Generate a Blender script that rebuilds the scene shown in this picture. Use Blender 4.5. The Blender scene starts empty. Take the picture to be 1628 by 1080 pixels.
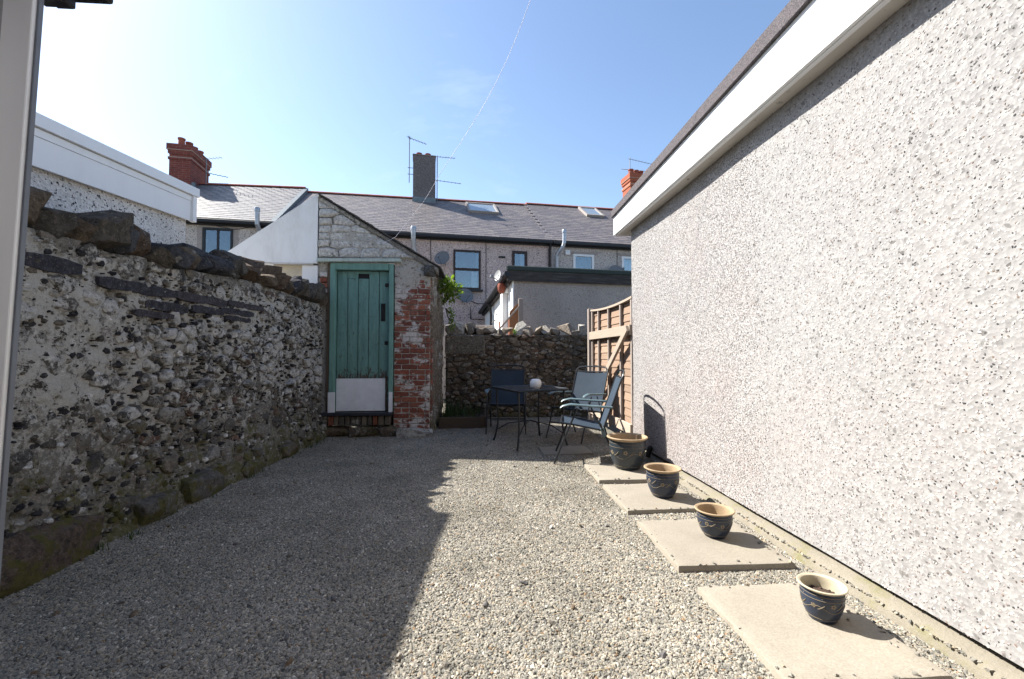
import bpy, bmesh, math, random
import numpy as np
from mathutils import Vector, Matrix, Quaternion

random.seed(7)
RNG = np.random.default_rng(11)
S = bpy.context.scene
COL = S.collection
PI = math.pi

# ------------------------------------------------------------------ camera, sky, sun
cam_d = bpy.data.cameras.new('camera')
cam = bpy.data.objects.new('camera', cam_d)
COL.objects.link(cam)
cam_d.sensor_width = 36.0
cam_d.lens = 36.0 * 690 / 1628
cam_d.clip_start = 0.05
cam_d.clip_end = 3000
YAW, PITCH = math.radians(4.06), math.radians(1.826)
cam.location = (0, 0, 1.2)
cam.rotation_euler = (PI / 2 + PITCH, 0, -YAW)
S.camera = cam

SUNDIR = Vector((-0.93, 0.47, 1.0)).normalized()          # towards the sun
sun_el = math.asin(SUNDIR.z)
sun_az = math.atan2(SUNDIR.x, SUNDIR.y)
world = bpy.data.worlds.new('World')
S.world = world
world.use_nodes = True
wt = world.node_tree
wt.nodes.clear()
sky = wt.nodes.new('ShaderNodeTexSky')
sky.sky_type = 'NISHITA'
sky.sun_disc = False
sky.sun_elevation = sun_el
sky.sun_rotation = sun_az
sky.altitude = 20
sky.air_density = 1.0
sky.dust_density = 0.62
sky.ozone_density = 1.5
# faint cirrus streaks in the upper sky
tc = wt.nodes.new('ShaderNodeTexCoord')
mp = wt.nodes.new('ShaderNodeMapping')
mp.inputs['Rotation'].default_value = (0.3, 0.5, 0.9)
mp.inputs['Scale'].default_value = (1.2, 7.0, 2.2)
nz = wt.nodes.new('ShaderNodeTexNoise')
nz.inputs['Scale'].default_value = 1.5
nz.inputs['Detail'].default_value = 7
nz.inputs['Roughness'].default_value = 0.62
rp = wt.nodes.new('ShaderNodeValToRGB')
rp.color_ramp.elements[0].position = 0.60
rp.color_ramp.elements[0].color = (0, 0, 0, 1)
rp.color_ramp.elements[1].position = 0.85
rp.color_ramp.elements[1].color = (0.16, 0.16, 0.16, 1)
mx = wt.nodes.new('ShaderNodeMix')
mx.data_type = 'RGBA'
mx.inputs[7].default_value = (7.5, 7.8, 8.2, 1)
bg = wt.nodes.new('ShaderNodeBackground')
bg.inputs['Strength'].default_value = 0.096
wo = wt.nodes.new('ShaderNodeOutputWorld')
L = wt.links.new
L(tc.outputs['Generated'], mp.inputs['Vector'])
L(mp.outputs['Vector'], nz.inputs['Vector'])
L(nz.outputs['Fac'], rp.inputs['Fac'])
L(rp.outputs['Color'], mx.inputs[0])
L(sky.outputs['Color'], mx.inputs[6])
L(mx.outputs[2], bg.inputs['Color'])
L(bg.outputs['Background'], wo.inputs['Surface'])

sun_d = bpy.data.lights.new('sun', 'SUN')
sun_d.energy = 5.0
sun_d.angle = math.radians(0.6)
sun_d.color = (1.0, 0.955, 0.88)
sun = bpy.data.objects.new('sun', sun_d)
COL.objects.link(sun)
sun.rotation_euler = (-SUNDIR).to_track_quat('-Z', 'Y').to_euler()

S.view_settings.view_transform = 'Standard'
S.view_settings.look = 'None'
S.view_settings.exposure = 1.42
S.view_settings.gamma = 1.0
S.view_settings.use_curve_mapping = False


# ------------------------------------------------------------------ noise in numpy
def _hash(ix, iy, iz, seed):
    h = (ix.astype(np.int64) * 73856093) ^ (iy.astype(np.int64) * 19349663) ^ (iz.astype(np.int64) * 83492791) ^ (seed * 2654435761)
    h = h & 0xffffffff
    h = ((h ^ (h >> 16)) * 0x45d9f3b) & 0xffffffff
    h = ((h ^ (h >> 16)) * 0x45d9f3b) & 0xffffffff
    h = h ^ (h >> 16)
    return (h & 0xffffff) / float(0xffffff)


def vnoise(p, seed=0):
    p = np.asarray(p, float)
    i = np.floor(p).astype(np.int64)
    t = p - i
    t = t * t * (3 - 2 * t)
    out = 0
    for dx in (0, 1):
        wx = t[..., 0] if dx else 1 - t[..., 0]
        for dy in (0, 1):
            wy = t[..., 1] if dy else 1 - t[..., 1]
            for dz in (0, 1):
                wz = t[..., 2] if dz else 1 - t[..., 2]
                out = out + wx * wy * wz * _hash(i[..., 0] + dx, i[..., 1] + dy, i[..., 2] + dz, seed)
    return out * 2 - 1


def fbm(p, octaves=4, seed=0, gain=0.5):
    p = np.asarray(p, float)
    a, s, o = 1.0, 0.0, 0
    for k in range(octaves):
        o = o + a * vnoise(p * (2.03 ** k), seed + k * 17)
        s += a
        a *= gain
    return o / s


# ------------------------------------------------------------------ mesh building
class M:
    """collects vertices and faces of ONE mesh"""

    def __init__(self):
        self.v, self.f = [], []

    def add(self, vs, fs):
        n = len(self.v)
        self.v += [tuple(map(float, p)) for p in vs]
        self.f += [tuple(i + n for i in f) for f in fs]
        return self

    def box(self, c, s, rot=None, bev=0.0):
        x, y, z = s[0] / 2, s[1] / 2, s[2] / 2
        if bev <= 0:
            vs = [(-x, -y, -z), (x, -y, -z), (x, y, -z), (-x, y, -z), (-x, -y, z), (x, -y, z), (x, y, z), (-x, y, z)]
            fs = [(0, 3, 2, 1), (4, 5, 6, 7), (0, 1, 5, 4), (1, 2, 6, 5), (2, 3, 7, 6), (3, 0, 4, 7)]
        else:
            b = min(bev, x * .9, y * .9, z * .9)
            vs, fs = [], []
            idx = {}
            for sx in (-1, 1):
                for sy in (-1, 1):
                    for sz in (-1, 1):
                        for ax in range(3):
                            p = [sx * (x - b), sy * (y - b), sz * (z - b)]
                            p[ax] = (sx * x, sy * y, sz * z)[ax]
                            idx[(sx, sy, sz, ax)] = len(vs)
                            vs.append(tuple(p))
            for ax in range(3):
                o1, o2 = [(1, 2), (2, 0), (0, 1)][ax]
                for s_ in (-1, 1):
                    q = []
                    for a, bb in ((-1, -1), (1, -1), (1, 1), (-1, 1)):
                        k = [0, 0, 0]
                        k[ax] = s_
                        k[o1] = a
                        k[o2] = bb
                        q.append(idx[(k[0], k[1], k[2], ax)])
                    fs.append(tuple(q if s_ > 0 else q[::-1]))
            for ax in range(3):
                o1, o2 = [(1, 2), (2, 0), (0, 1)][ax]
                for a in (-1, 1):
                    for bb in (-1, 1):
                        k0, k1 = [0, 0, 0], [0, 0, 0]
                        k0[o1] = k1[o1] = a
                        k0[o2] = k1[o2] = bb
                        k0[ax], k1[ax] = -1, 1
                        q = [idx[(*k0, o1)], idx[(*k1, o1)], idx[(*k1, o2)], idx[(*k0, o2)]]
                        fs.append(tuple(q if a * bb < 0 else q[::-1]))
            for sx in (-1, 1):
                for sy in (-1, 1):
                    for sz in (-1, 1):
                        q = [idx[(sx, sy, sz, 0)], idx[(sx, sy, sz, 1)], idx[(sx, sy, sz, 2)]]
                        fs.append(tuple(q if sx * sy * sz > 0 else q[::-1]))
        if rot is not None:
            vs = [rot @ Vector(p) for p in vs]
        self.add([(p[0] + c[0], p[1] + c[1], p[2] + c[2]) for p in vs], fs)
        return self

    def tube(self, pts, r, n=8, cap=True, closed=False):
        pts = [Vector(p) for p in pts]
        m = len(pts)
        rr = r if isinstance(r, (list, tuple)) else [r] * m
        vs, fs = [], []
        prev = None
        for i, p in enumerate(pts):
            if closed:
                d = (pts[(i + 1) % m] - pts[i - 1]).normalized()
            else:
                d = (pts[min(i + 1, m - 1)] - pts[max(i - 1, 0)]).normalized()
            if prev is None:
                a = d.orthogonal().normalized()
            else:
                a = (prev - d * prev.dot(d))
                a = a.normalized() if a.length > 1e-6 else d.orthogonal().normalized()
            prev = a
            b = d.cross(a)
            for k in range(n):
                t = 2 * PI * k / n
                vs.append(p + (a * math.cos(t) + b * math.sin(t)) * rr[i])
        for i in range(m if closed else m - 1):
            j = (i + 1) % m
            for k in range(n):
                fs.append((i * n + k, i * n + (k + 1) % n, j * n + (k + 1) % n, j * n + k))
        if cap and not closed:
            fs.append(tuple(range(n))[::-1])
            fs.append(tuple(range((m - 1) * n, m * n)))
        self.add(vs, fs)
        return self

    def lathe(self, prof, n=32, c=(0, 0, 0), caps=True):
        vs, fs = [], []
        for r, z in prof:
            for k in range(n):
                t = 2 * PI * k / n
                vs.append((c[0] + r * math.cos(t), c[1] + r * math.sin(t), c[2] + z))
        for i in range(len(prof) - 1):
            for k in range(n):
                fs.append((i * n + k, i * n + (k + 1) % n, (i + 1) * n + (k + 1) % n, (i + 1) * n + k))
        if caps:
            fs.append(tuple(range(n))[::-1])
            fs.append(tuple(range((len(prof) - 1) * n, len(prof) * n)))
        self.add(vs, fs)
        return self

    def prism(self, poly, axis, d0, d1):
        """extrude polygon [(a,b)] along axis 'x','y' or 'z' between d0 and d1"""
        def P(a, b, d):
            return {'x': (d, a, b), 'y': (a, d, b), 'z': (a, b, d)}[axis]
        n = len(poly)
        vs = [P(a, b, d0) for a, b in poly] + [P(a, b, d1) for a, b in poly]
        fs = [tuple(range(n))[::-1], tuple(range(n, 2 * n))]
        for i in range(n):
            j = (i + 1) % n
            fs.append((i, j, n + j, n + i))
        self.add(vs, fs)
        return self

    def mesh(self, name, mats, smooth=False, fixn=True):
        me = bpy.data.meshes.new(name)
        me.from_pydata(self.v, [], self.f)
        if fixn:
            bm = bmesh.new()
            bm.from_mesh(me)
            bmesh.ops.recalc_face_normals(bm, faces=bm.faces)
            bm.to_mesh(me)
            bm.free()
        for m in (mats if isinstance(mats, (list, tuple)) else [mats]):
            me.materials.append(m)
        if smooth:
            me.polygons.foreach_set('use_smooth', [True] * len(me.polygons))
            if smooth != 'full':
                try:
                    me.set_sharp_from_angle(angle=math.radians(35))
                except Exception:
                    pass
        me.update()
        return me


def put(name, me, parent=None, loc=(0, 0, 0), rot=None, scale=None):
    o = bpy.data.objects.new(name, me)
    COL.objects.link(o)
    o.parent = parent
    o.location = loc
    if rot is not None:
        o.rotation_euler = rot
    if scale is not None:
        o.scale = scale
    return o


def part(name, m, mat, parent=None, smooth=False, label=None, center=False, kind=None):
    loc = (0, 0, 0)
    if center:
        c = np.mean(np.array(m.v), axis=0)
        m.v = [tuple(np.array(p) - c) for p in m.v]
        loc = tuple(c)
    o = put(name, m.mesh(name, mat, smooth), parent, loc)
    if label:
        o['label'] = label
    if kind:
        o['kind'] = kind
    return o


def tag(o, label, cat, group=None):
    o['label'] = label
    o['category'] = cat
    if group:
        o['group'] = group
    return o


def thing(name, label, cat, loc=(0, 0, 0), rz=0.0, group=None):
    o = bpy.data.objects.new(name, None)
    o.empty_display_size = 0.1
    COL.objects.link(o)
    o.location = loc
    o.rotation_euler = (0, 0, rz)
    return tag(o, label, cat, group)


def structure(o):
    o['kind'] = 'structure'
    return o


def copy_thing(root, label, loc=None, rz=None):
    def rec(o, par):
        c = o.copy()
        COL.objects.link(c)
        c.parent = par
        for ch in list(o.children):
            rec(ch, c)
        return c
    r = rec(root, None)
    r['label'] = label
    if loc is not None:
        r.location = loc
    if rz is not None:
        r.rotation_euler = (0, 0, rz)
    return r


# ------------------------------------------------------------------ material helper
class NT:
    def __init__(self, name):
        self.m = bpy.data.materials.new(name)
        self.m.use_nodes = True
        self.t = self.m.node_tree
        self.b = self.t.nodes['Principled BSDF']
        self.geo = None

    def n(self, t):
        return self.t.nodes.new(t)

    def l(self, a, b):
        self.t.links.new(a, b)

    def pos(self, scale=(1, 1, 1)):
        if self.geo is None:
            self.geo = self.n('ShaderNodeNewGeometry')
        if scale == (1, 1, 1):
            return self.geo.outputs['Position']
        m = self.n('ShaderNodeMapping')
        m.inputs['Scale'].default_value = scale
        self.l(self.geo.outputs['Position'], m.inputs['Vector'])
        return m.outputs['Vector']

    def obj(self, scale=(1, 1, 1)):
        c = self.n('ShaderNodeTexCoord')
        m = self.n('ShaderNodeMapping')
        m.inputs['Scale'].default_value = scale
        self.l(c.outputs['Object'], m.inputs['Vector'])
        return m.outputs['Vector']

    def noise(self, scale, detail=4, rough=0.55, vec=None, out='Fac', dist=0.0):
        x = self.n('ShaderNodeTexNoise')
        x.inputs['Scale'].default_value = scale
        x.inputs['Detail'].default_value = detail
        x.inputs['Roughness'].default_value = rough
        x.inputs['Distortion'].default_value = dist
        self.l(vec if vec is not None else self.pos(), x.inputs['Vector'])
        return x.outputs[out]

    def vor(self, scale, vec=None, out='Color', feature='F1', rand=1.0):
        x = self.n('ShaderNodeTexVoronoi')
        x.feature = feature
        x.inputs['Scale'].default_value = scale
        x.inputs['Randomness'].default_value = rand
        self.l(vec if vec is not None else self.pos(), x.inputs['Vector'])
        return x.outputs[out]

    def ramp(self, fac, stops, const=False):
        r = self.n('ShaderNodeValToRGB')
        if const:
            r.color_ramp.interpolation = 'CONSTANT'
        el = r.color_ramp.elements
        while len(el) < len(stops):
            el.new(0.5)
        for e, (p, c) in zip(el, stops):
            e.position = p
            e.color = (c, c, c, 1) if isinstance(c, (int, float)) else (*c, 1)
        self.l(fac, r.inputs['Fac'])
        return r.outputs['Color']

    def _set(self, s, v):
        if isinstance(v, (int, float)):
            try:
                s.default_value = v
            except TypeError:
                s.default_value = (v, v, v, 1)
        elif isinstance(v, tuple):
            s.default_value = (*v, 1) if len(v) == 3 and len(s.default_value) == 4 else v
        else:
            self.l(v, s)

    def mix(self, f, a, b, mode='MIX'):
        x = self.n('ShaderNodeMix')
        x.data_type = 'RGBA'
        x.blend_type = mode
        self._set(x.inputs[0], f)
        self._set(x.inputs[6], a)
        self._set(x.inputs[7], b)
        return x.outputs[2]

    def math(self, op, a, b=0.0, clamp=False):
        x = self.n('ShaderNodeMath')
        x.operation = op
        x.use_clamp = clamp
        self._set(x.inputs[0], a)
        self._set(x.inputs[1], b)
        return x.outputs[0]

    def z(self):
        s = self.n('ShaderNodeSeparateXYZ')
        self.l(self.pos(), s.inputs[0])
        return s.outputs['Z']

    def maprange(self, v, a, b, c=0.0, d=1.0):
        x = self.n('ShaderNodeMapRange')
        self._set(x.inputs[0], v)
        for i, q in zip((1, 2, 3, 4), (a, b, c, d)):
            x.inputs[i].default_value = q
        return x.outputs[0]

    def rand(self, island=False):
        o = self.n('ShaderNodeObjectInfo')
        r = o.outputs['Random']
        if island:
            if self.geo is None:
                self.geo = self.n('ShaderNodeNewGeometry')
            s = self.math('ADD', r, self.geo.outputs['Random Per Island'])
            r = self.math('FRACT', s)
        return r

    def bump(self, h, strength=0.5, dist=0.01, prev=None):
        x = self.n('ShaderNodeBump')
        x.inputs['Strength'].default_value = strength
        x.inputs['Distance'].default_value = dist
        self.l(h, x.inputs['Height'])
        if prev is not None:
            self.l(prev, x.inputs['Normal'])
        return x.outputs['Normal']

    def done(self, col, rough=0.85, nrm=None, metal=0.0, spec=0.3):
        self._set(self.b.inputs['Base Color'], col)
        self._set(self.b.inputs['Roughness'], rough)
        self._set(self.b.inputs['Metallic'], metal)
        self._set(self.b.inputs['Specular IOR Level'], spec)
        if nrm is not None:
            self.l(nrm, self.b.inputs['Normal'])
        return self.m


def plain(name, col, rough=0.6, metal=0.0, var=0.12, scale=9.0, bump=0.0, spec=0.3):
    t = NT(name)
    nse = t.noise(scale, 6, 0.62)
    c = t.mix(1.0, col, t.ramp(nse, [(0.25, 1 - var * 1.6), (0.75, 1 + var * 0.6)]), 'MULTIPLY')
    nr = t.bump(t.noise(scale * 14, 3), bump, 0.004) if bump else None
    return t.done(c, rough, nr, metal, spec)


def stone_mat(name, palette, lime=0.5, lime_z=None, moss=0.3, lime_col=(0.50, 0.48, 0.43), island=False, varscale=1.0, common=None):
    t = NT(name)
    n = len(palette)
    base = t.ramp(t.rand(island), [((i + 0.0) / n, c) for i, c in enumerate(palette)], const=True)
    if common is not None:            # grime and lime shared by the whole wall mute the single stones
        base = t.mix(t.ramp(t.noise(9, 7, 0.7), [(0.35, 0.1), (0.65, 0.75)]), base, common)
    v1 = t.noise(22 * varscale, 8, 0.75)
    col = t.mix(1.0, base, t.ramp(v1, [(0.30, 0.32), (0.5, 0.95), (0.70, 1.65)]), 'MULTIPLY')
    v2 = t.noise(75 * varscale, 5, 0.7)
    col = t.mix(t.ramp(v2, [(0.56, 0.0), (0.64, 0.55)]), col, (0.25, 0.22, 0.18))
    ln = t.noise(11.0 * varscale, 10, 0.80)
    big = t.noise(1.6, 4, 0.55)
    s = t.math('ADD', t.math('MULTIPLY', ln, 0.72), t.math('MULTIPLY', big, 0.28))
    thr = 0.66 - lime * 0.28
    if lime_z is not None:
        s = t.math('ADD', s, t.maprange(t.z(), lime_z[0], lime_z[1], -0.13, 0.0))
        s = t.math('ADD', s, t.maprange(t.z(), lime_z[2], lime_z[3], 0.0, -0.08))
    lm = t.ramp(s, [(thr, 0.0), (thr + 0.022, 0.95)])
    lcol = t.mix(1.0, lime_col, t.ramp(t.noise(26, 8, 0.75), [(0.32, 0.45), (0.68, 1.25)]), 'MULTIPLY')
    col = t.mix(lm, col, lcol)
    pit = t.ramp(t.noise(34, 6, 0.72), [(0.36, 0.9), (0.42, 0.0)])
    col = t.mix(pit, col, (0.045, 0.042, 0.038))
    if moss > 0:
        ms = t.math('ADD', t.noise(7, 7, 0.7), t.maprange(t.z(), 0.0, 0.9, 0.10, -0.1))
        mm = t.ramp(ms, [(0.60 - 0.08 * moss, 0.0), (0.70 - 0.08 * moss, 0.85)])
        col = t.mix(mm, col, t.mix(t.noise(30, 4), (0.04, 0.042, 0.016), (0.17, 0.155, 0.04)))
    h = t.math('ADD', t.noise(40, 8, 0.75), t.math('MULTIPLY', lm, 0.3))
    nb = t.bump(h, 1.0, 0.022)
    return t.done(col, 0.93, nb, 0, 0.15)


MAT = {}
PAL_LEFT = [(0.17, 0.145, 0.115), (0.045, 0.045, 0.052), (0.24, 0.22, 0.185), (0.13, 0.11, 0.088), (0.34, 0.32, 0.28), (0.06, 0.06, 0.065),
            (0.20, 0.17, 0.13), (0.14, 0.115, 0.09), (0.46, 0.44, 0.40), (0.10, 0.092, 0.085), (0.27, 0.24, 0.20), (0.18, 0.155, 0.12),
            (0.05, 0.05, 0.055), (0.15, 0.13, 0.105), (0.22, 0.20, 0.17), (0.17, 0.08, 0.05), (0.30, 0.28, 0.25), (0.12, 0.105, 0.09)]
COMMON_L = (0.19, 0.176, 0.154)
MAT['stone_left'] = stone_mat('rubble_stone_left', PAL_LEFT, 0.73, (0.22, 0.95, 1.75, 1.95), 0.85, (0.58, 0.555, 0.51), common=COMMON_L)
MAT['stone_left_small'] = stone_mat('rubble_stone_left_small', PAL_LEFT, 0.73, (0.22, 0.95, 1.75, 1.95), 0.85, (0.58, 0.555, 0.51), island=True, common=COMMON_L)
MAT['coping'] = stone_mat('coping_stone', [(0.10, 0.088, 0.072), (0.055, 0.055, 0.062), (0.13, 0.10, 0.07), (0.085, 0.078, 0.07), (0.11, 0.078, 0.055), (0.065, 0.068, 0.075)],
                          0.36, None, 0.3, (0.30, 0.285, 0.25))
MAT['boulder'] = stone_mat('base_boulder', [(0.13, 0.088, 0.068)], 0.22, None, 0.5, common=(0.09, 0.08, 0.066))
PAL_BACK = [(0.16, 0.135, 0.105), (0.10, 0.09, 0.08), (0.23, 0.20, 0.16), (0.13, 0.10, 0.075), (0.085, 0.085, 0.085), (0.20, 0.14, 0.09), (0.28, 0.25, 0.21), (0.17, 0.095, 0.06)]
MAT['stone_back'] = stone_mat('rubble_stone_back', PAL_BACK, 0.44, None, 0.35, (0.34, 0.31, 0.27), common=(0.15, 0.125, 0.095))
MAT['stone_back_small'] = stone_mat('rubble_stone_back_small', PAL_BACK, 0.44, None, 0.35, (0.34, 0.31, 0.27), island=True, common=(0.15, 0.125, 0.095))
MAT['coping_back'] = stone_mat('coping_stone_back', [(0.30, 0.27, 0.23), (0.20, 0.18, 0.155), (0.36, 0.34, 0.30), (0.24, 0.20, 0.16)], 0.25, None, 0.1)
MAT['slate_strip'] = stone_mat('slate_course', [(0.055, 0.055, 0.066), (0.07, 0.065, 0.075)], 0.22, None, 0.1, (0.35, 0.34, 0.32))


def mortar_mat(name, base, lime, lime_z, moss, dark=(0.05, 0.043, 0.035)):
    t = NT(name)
    a = t.noise(9, 8, 0.72)
    col = t.mix(a, tuple(c * 0.6 for c in base), tuple(c * 1.35 for c in base))
    spk = t.vor(62, None, 'Color')
    col = t.mix(0.55, col, t.mix(1.0, col, t.ramp(spk, [(0.1, 0.25), (0.6, 1.0), (0.9, 1.9)]), 'MULTIPLY'))
    ln = t.noise(10.0, 10, 0.80)
    s = t.math('ADD', t.math('MULTIPLY', ln, 0.7), t.math('MULTIPLY', t.noise(1.4, 3, 0.5), 0.3))
    if lime_z:
        s = t.math('ADD', s, t.maprange(t.z(), lime_z[0], lime_z[1], -0.12, 0.0))
        s = t.math('ADD', s, t.maprange(t.z(), lime_z[2], lime_z[3], 0.0, -0.10))
    thr = 0.66 - lime * 0.28
    lm = t.ramp(s, [(thr, 0.0), (thr + 0.05, 0.9)])
    col = t.mix(lm, col, t.mix(t.noise(40, 5, 0.7), (0.34, 0.32, 0.28), (0.62, 0.60, 0.55)))
    hole = t.ramp(t.noise(15, 9, 0.78), [(0.40, 1.0), (0.445, 0.0)])
    col = t.mix(hole, col, dark)
    ms = t.math('ADD', t.noise(6, 6, 0.68), t.maprange(t.z(), 0.0, 0.9, 0.10, -0.12))
    mm = t.ramp(ms, [(0.58 - 0.1 * moss, 0.0), (0.70 - 0.1 * moss, 0.8)])
    col = t.mix(mm, col, t.mix(t.noise(26, 3), (0.05, 0.048, 0.02), (0.17, 0.155, 0.05)))
    h = t.math('ADD', t.noise(45, 8, 0.75), t.math('MULTIPLY', t.noise(140, 3), 0.4))
    return t.done(col, 0.95, t.bump(h, 0.9, 0.02), 0, 0.15)


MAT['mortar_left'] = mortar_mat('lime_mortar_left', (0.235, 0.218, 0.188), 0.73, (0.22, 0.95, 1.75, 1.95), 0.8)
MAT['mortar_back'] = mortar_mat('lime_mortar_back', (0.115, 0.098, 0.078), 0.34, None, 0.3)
MAT['mortar_shed'] = mortar_mat('lime_mortar_shed', (0.36, 0.34, 0.30), 0.86, None, 0.05)


def gravel_mat(name, stops, island=False):
    t = NT(name)
    base = t.ramp(t.rand(island), stops, const=True)
    col = t.mix(1.0, base, t.ramp(t.noise(120, 3), [(0.3, 0.75), (0.7, 1.2)]), 'MULTIPLY')
    col = t.mix(1.0, col, t.ramp(t.noise(1.7, 6, 0.65), [(0.32, (0.74, 0.73, 0.70)), (0.62, (1.08, 1.07, 1.05))]), 'MULTIPLY')
    return t.done(col, 0.9, None, 0, 0.25)


GRAVEL_STOPS = [(0.0, (0.272, 0.253, 0.218)), (0.16, (0.207, 0.198, 0.175)), (0.30, (0.323, 0.296, 0.252)), (0.44, (0.162, 0.160, 0.145)),
                                                (0.55, (0.248, 0.237, 0.208)), (0.68, (0.301, 0.260, 0.199)), (0.78, (0.375, 0.342, 0.286)), (0.87, (0.218, 0.210, 0.184)),
                                                (0.93, (0.128, 0.123, 0.117)), (0.965, (0.265, 0.177, 0.107)), (0.98, (0.558, 0.520, 0.456))]
MAT['gravel'] = gravel_mat('gravel_chippings', GRAVEL_STOPS)
MAT['gravel_stray'] = gravel_mat('stray_gravel', GRAVEL_STOPS, True)
MAT['pebble'] = gravel_mat('loose_pebble', [(0.0, (0.320, 0.296, 0.256)), (0.3, (0.160, 0.120, 0.084)), (0.5, (0.240, 0.232, 0.216)), (0.75, (0.120, 0.116, 0.116)), (0.88, (0.416, 0.400, 0.376))])
t = NT('soil_under_gravel')
MAT['soil'] = t.done(t.mix(t.vor(75), (0.07, 0.067, 0.06), t.mix(t.noise(6, 5), (0.10, 0.098, 0.09), (0.155, 0.15, 0.135))), 0.95,
                     t.bump(t.vor(75, None, 'Distance'), 1.0, 0.01))
def dash_chip():
    t = NT('dash_chippings')
    stops = [(0.000, (0.483, 0.470, 0.461)), (0.220, (0.397, 0.380, 0.371)), (0.400, (0.451, 0.437, 0.428)), (0.520, (0.332, 0.308, 0.296)), (0.600, (0.429, 0.409, 0.401)),
             (0.660, (0.237, 0.221, 0.214)), (0.740, (0.129, 0.123, 0.123)), (0.840, (0.059, 0.059, 0.061)), (0.935, (0.204, 0.162, 0.135))]
    c = t.mix(1.0, t.ramp(t.rand(), stops, const=True), t.ramp(t.noise(120, 3), [(0.3, 0.85), (0.7, 1.1)]), 'MULTIPLY')
    tint = t.ramp(t.math('ADD', t.noise(1.1, 5, 0.65), t.maprange(t.z(), 0.1, 1.3, 0.16, -0.04)), [(0.46, 0.0), (0.75, 0.8)])
    c = t.mix(tint, c, t.mix(1.0, c, (0.92, 0.82, 0.80), 'MULTIPLY'))
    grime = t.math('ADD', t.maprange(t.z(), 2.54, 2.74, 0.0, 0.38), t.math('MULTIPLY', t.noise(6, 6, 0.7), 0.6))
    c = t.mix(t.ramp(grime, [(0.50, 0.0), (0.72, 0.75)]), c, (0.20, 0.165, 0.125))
    return t.done(c, 0.9, None, 0, 0.25)


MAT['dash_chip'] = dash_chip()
t = NT('dash_render')
c = t.mix(t.vor(70), (0.22, 0.213, 0.21), (0.34, 0.333, 0.325))
c = t.mix(t.ramp(t.vor(55, t.pos((1.3, 1, 1))), [(0.02, 1.0), (0.2, 0.0)]), c, (0.10, 0.095, 0.09))
c = t.mix(t.ramp(t.noise(1.3, 5, 0.6), [(0.5, 0.0), (0.8, 0.22)]), c, (0.42, 0.34, 0.32))
MAT['dash_render'] = t.done(c, 0.95, t.bump(t.vor(70, None, 'Distance'), 0.3, 0.005))


def dash_far(name, light, mid, dark, scale=38):
    t = NT(name)
    v = t.vor(scale)
    c = t.mix(t.ramp(v, [(0.15, 0.0), (0.85, 1.0)]), mid, light)
    c = t.mix(t.ramp(t.vor(scale * 1.23), [(0.16, 1.0), (0.26, 0.0)]), c, dark)
    c = t.mix(1.0, c, t.ramp(t.noise(0.9, 5, 0.6), [(0.3, 0.82), (0.7, 1.1)]), 'MULTIPLY')
    return t.done(c, 0.95, t.bump(t.vor(scale, None, 'Distance'), 0.7, 0.02))


MAT['dash_pink'] = dash_far('roughcast_pink_grey', (0.66, 0.535, 0.495), (0.46, 0.362, 0.335), (0.18, 0.135, 0.128))
MAT['dash_grey'] = dash_far('roughcast_grey', (0.58, 0.53, 0.49), (0.42, 0.38, 0.355), (0.18, 0.16, 0.15))
MAT['dash_left'] = dash_far('roughcast_white_black', (0.80, 0.79, 0.78), (0.62, 0.61, 0.60), (0.035, 0.035, 0.04), 62)
MAT['dash_chimney'] = dash_far('roughcast_chimney', (0.21, 0.185, 0.185), (0.13, 0.115, 0.115), (0.08, 0.075, 0.075), 45)
MAT['render_grey'] = dash_far('smooth_grey_render', (0.38, 0.345, 0.32), (0.345, 0.31, 0.285), (0.28, 0.25, 0.23), 30)


def upvc(name, col, streak=0.2):
    t = NT(name)
    s = t.noise(3.2, 6, 0.65, t.pos((3, 3, 0.6)))
    c = t.mix(t.ramp(s, [(0.5, 0.0), (0.8, streak)]), col, tuple(k * 0.68 for k in col))
    return t.done(c, 0.38, None, 0, 0.4)


MAT['upvc'] = upvc('white_plastic_board', (0.80, 0.81, 0.82))
MAT['upvc_grey'] = upvc('greyish_plastic', (0.80, 0.81, 0.80), 0.12)
MAT['upvc_dark'] = plain('grey_edge_plastic', (0.17, 0.19, 0.22), 0.5)
t = NT('painted_soffit')
sp = t.noise(16, 6, 0.7)
MAT['soffit'] = t.done(t.mix(t.ramp(sp, [(0.60, 0.0), (0.68, 0.9)]), t.mix(t.noise(2.5, 5), (0.42, 0.40, 0.36), (0.62, 0.60, 0.56)), (0.08, 0.07, 0.055)), 0.8)
t = NT('mineral_felt')
MAT['felt'] = t.done(t.mix(t.vor(190), (0.035, 0.033, 0.04), (0.16, 0.14, 0.145)), 0.9, t.bump(t.vor(190, None, 'Distance'), 0.6, 0.006))
MAT['felt_green'] = plain('green_felt_edge', (0.035, 0.05, 0.047), 0.8, bump=0.3)
t = NT('weathered_dark_board')
MAT['dark_board'] = t.done(t.ramp(t.noise(4, 7, 0.7, t.pos((0.6, 0.6, 9))), [(0.3, (0.018, 0.016, 0.016)), (0.55, (0.05, 0.045, 0.043)), (0.75, (0.15, 0.13, 0.12))]), 0.8)
t = NT('concrete_ledge')
c = t.mix(t.noise(8, 8, 0.7), (0.17, 0.154, 0.118), (0.30, 0.27, 0.22))
c = t.mix(t.ramp(t.noise(4, 7, 0.7), [(0.52, 0), (0.66, 0.75)]), c, (0.17, 0.16, 0.07))
MAT['kerb'] = t.done(c, 0.92, t.bump(t.noise(60, 6, 0.7), 0.6, 0.01))
t = NT('paving_slab_stone')
c = t.mix(t.noise(3.5, 8, 0.66), (0.21, 0.187, 0.150), (0.32, 0.287, 0.236))
c = t.mix(1.0, c, t.ramp(t.noise(130, 4, 0.6), [(0.3, 0.82), (0.7, 1.13)]), 'MULTIPLY')
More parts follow.
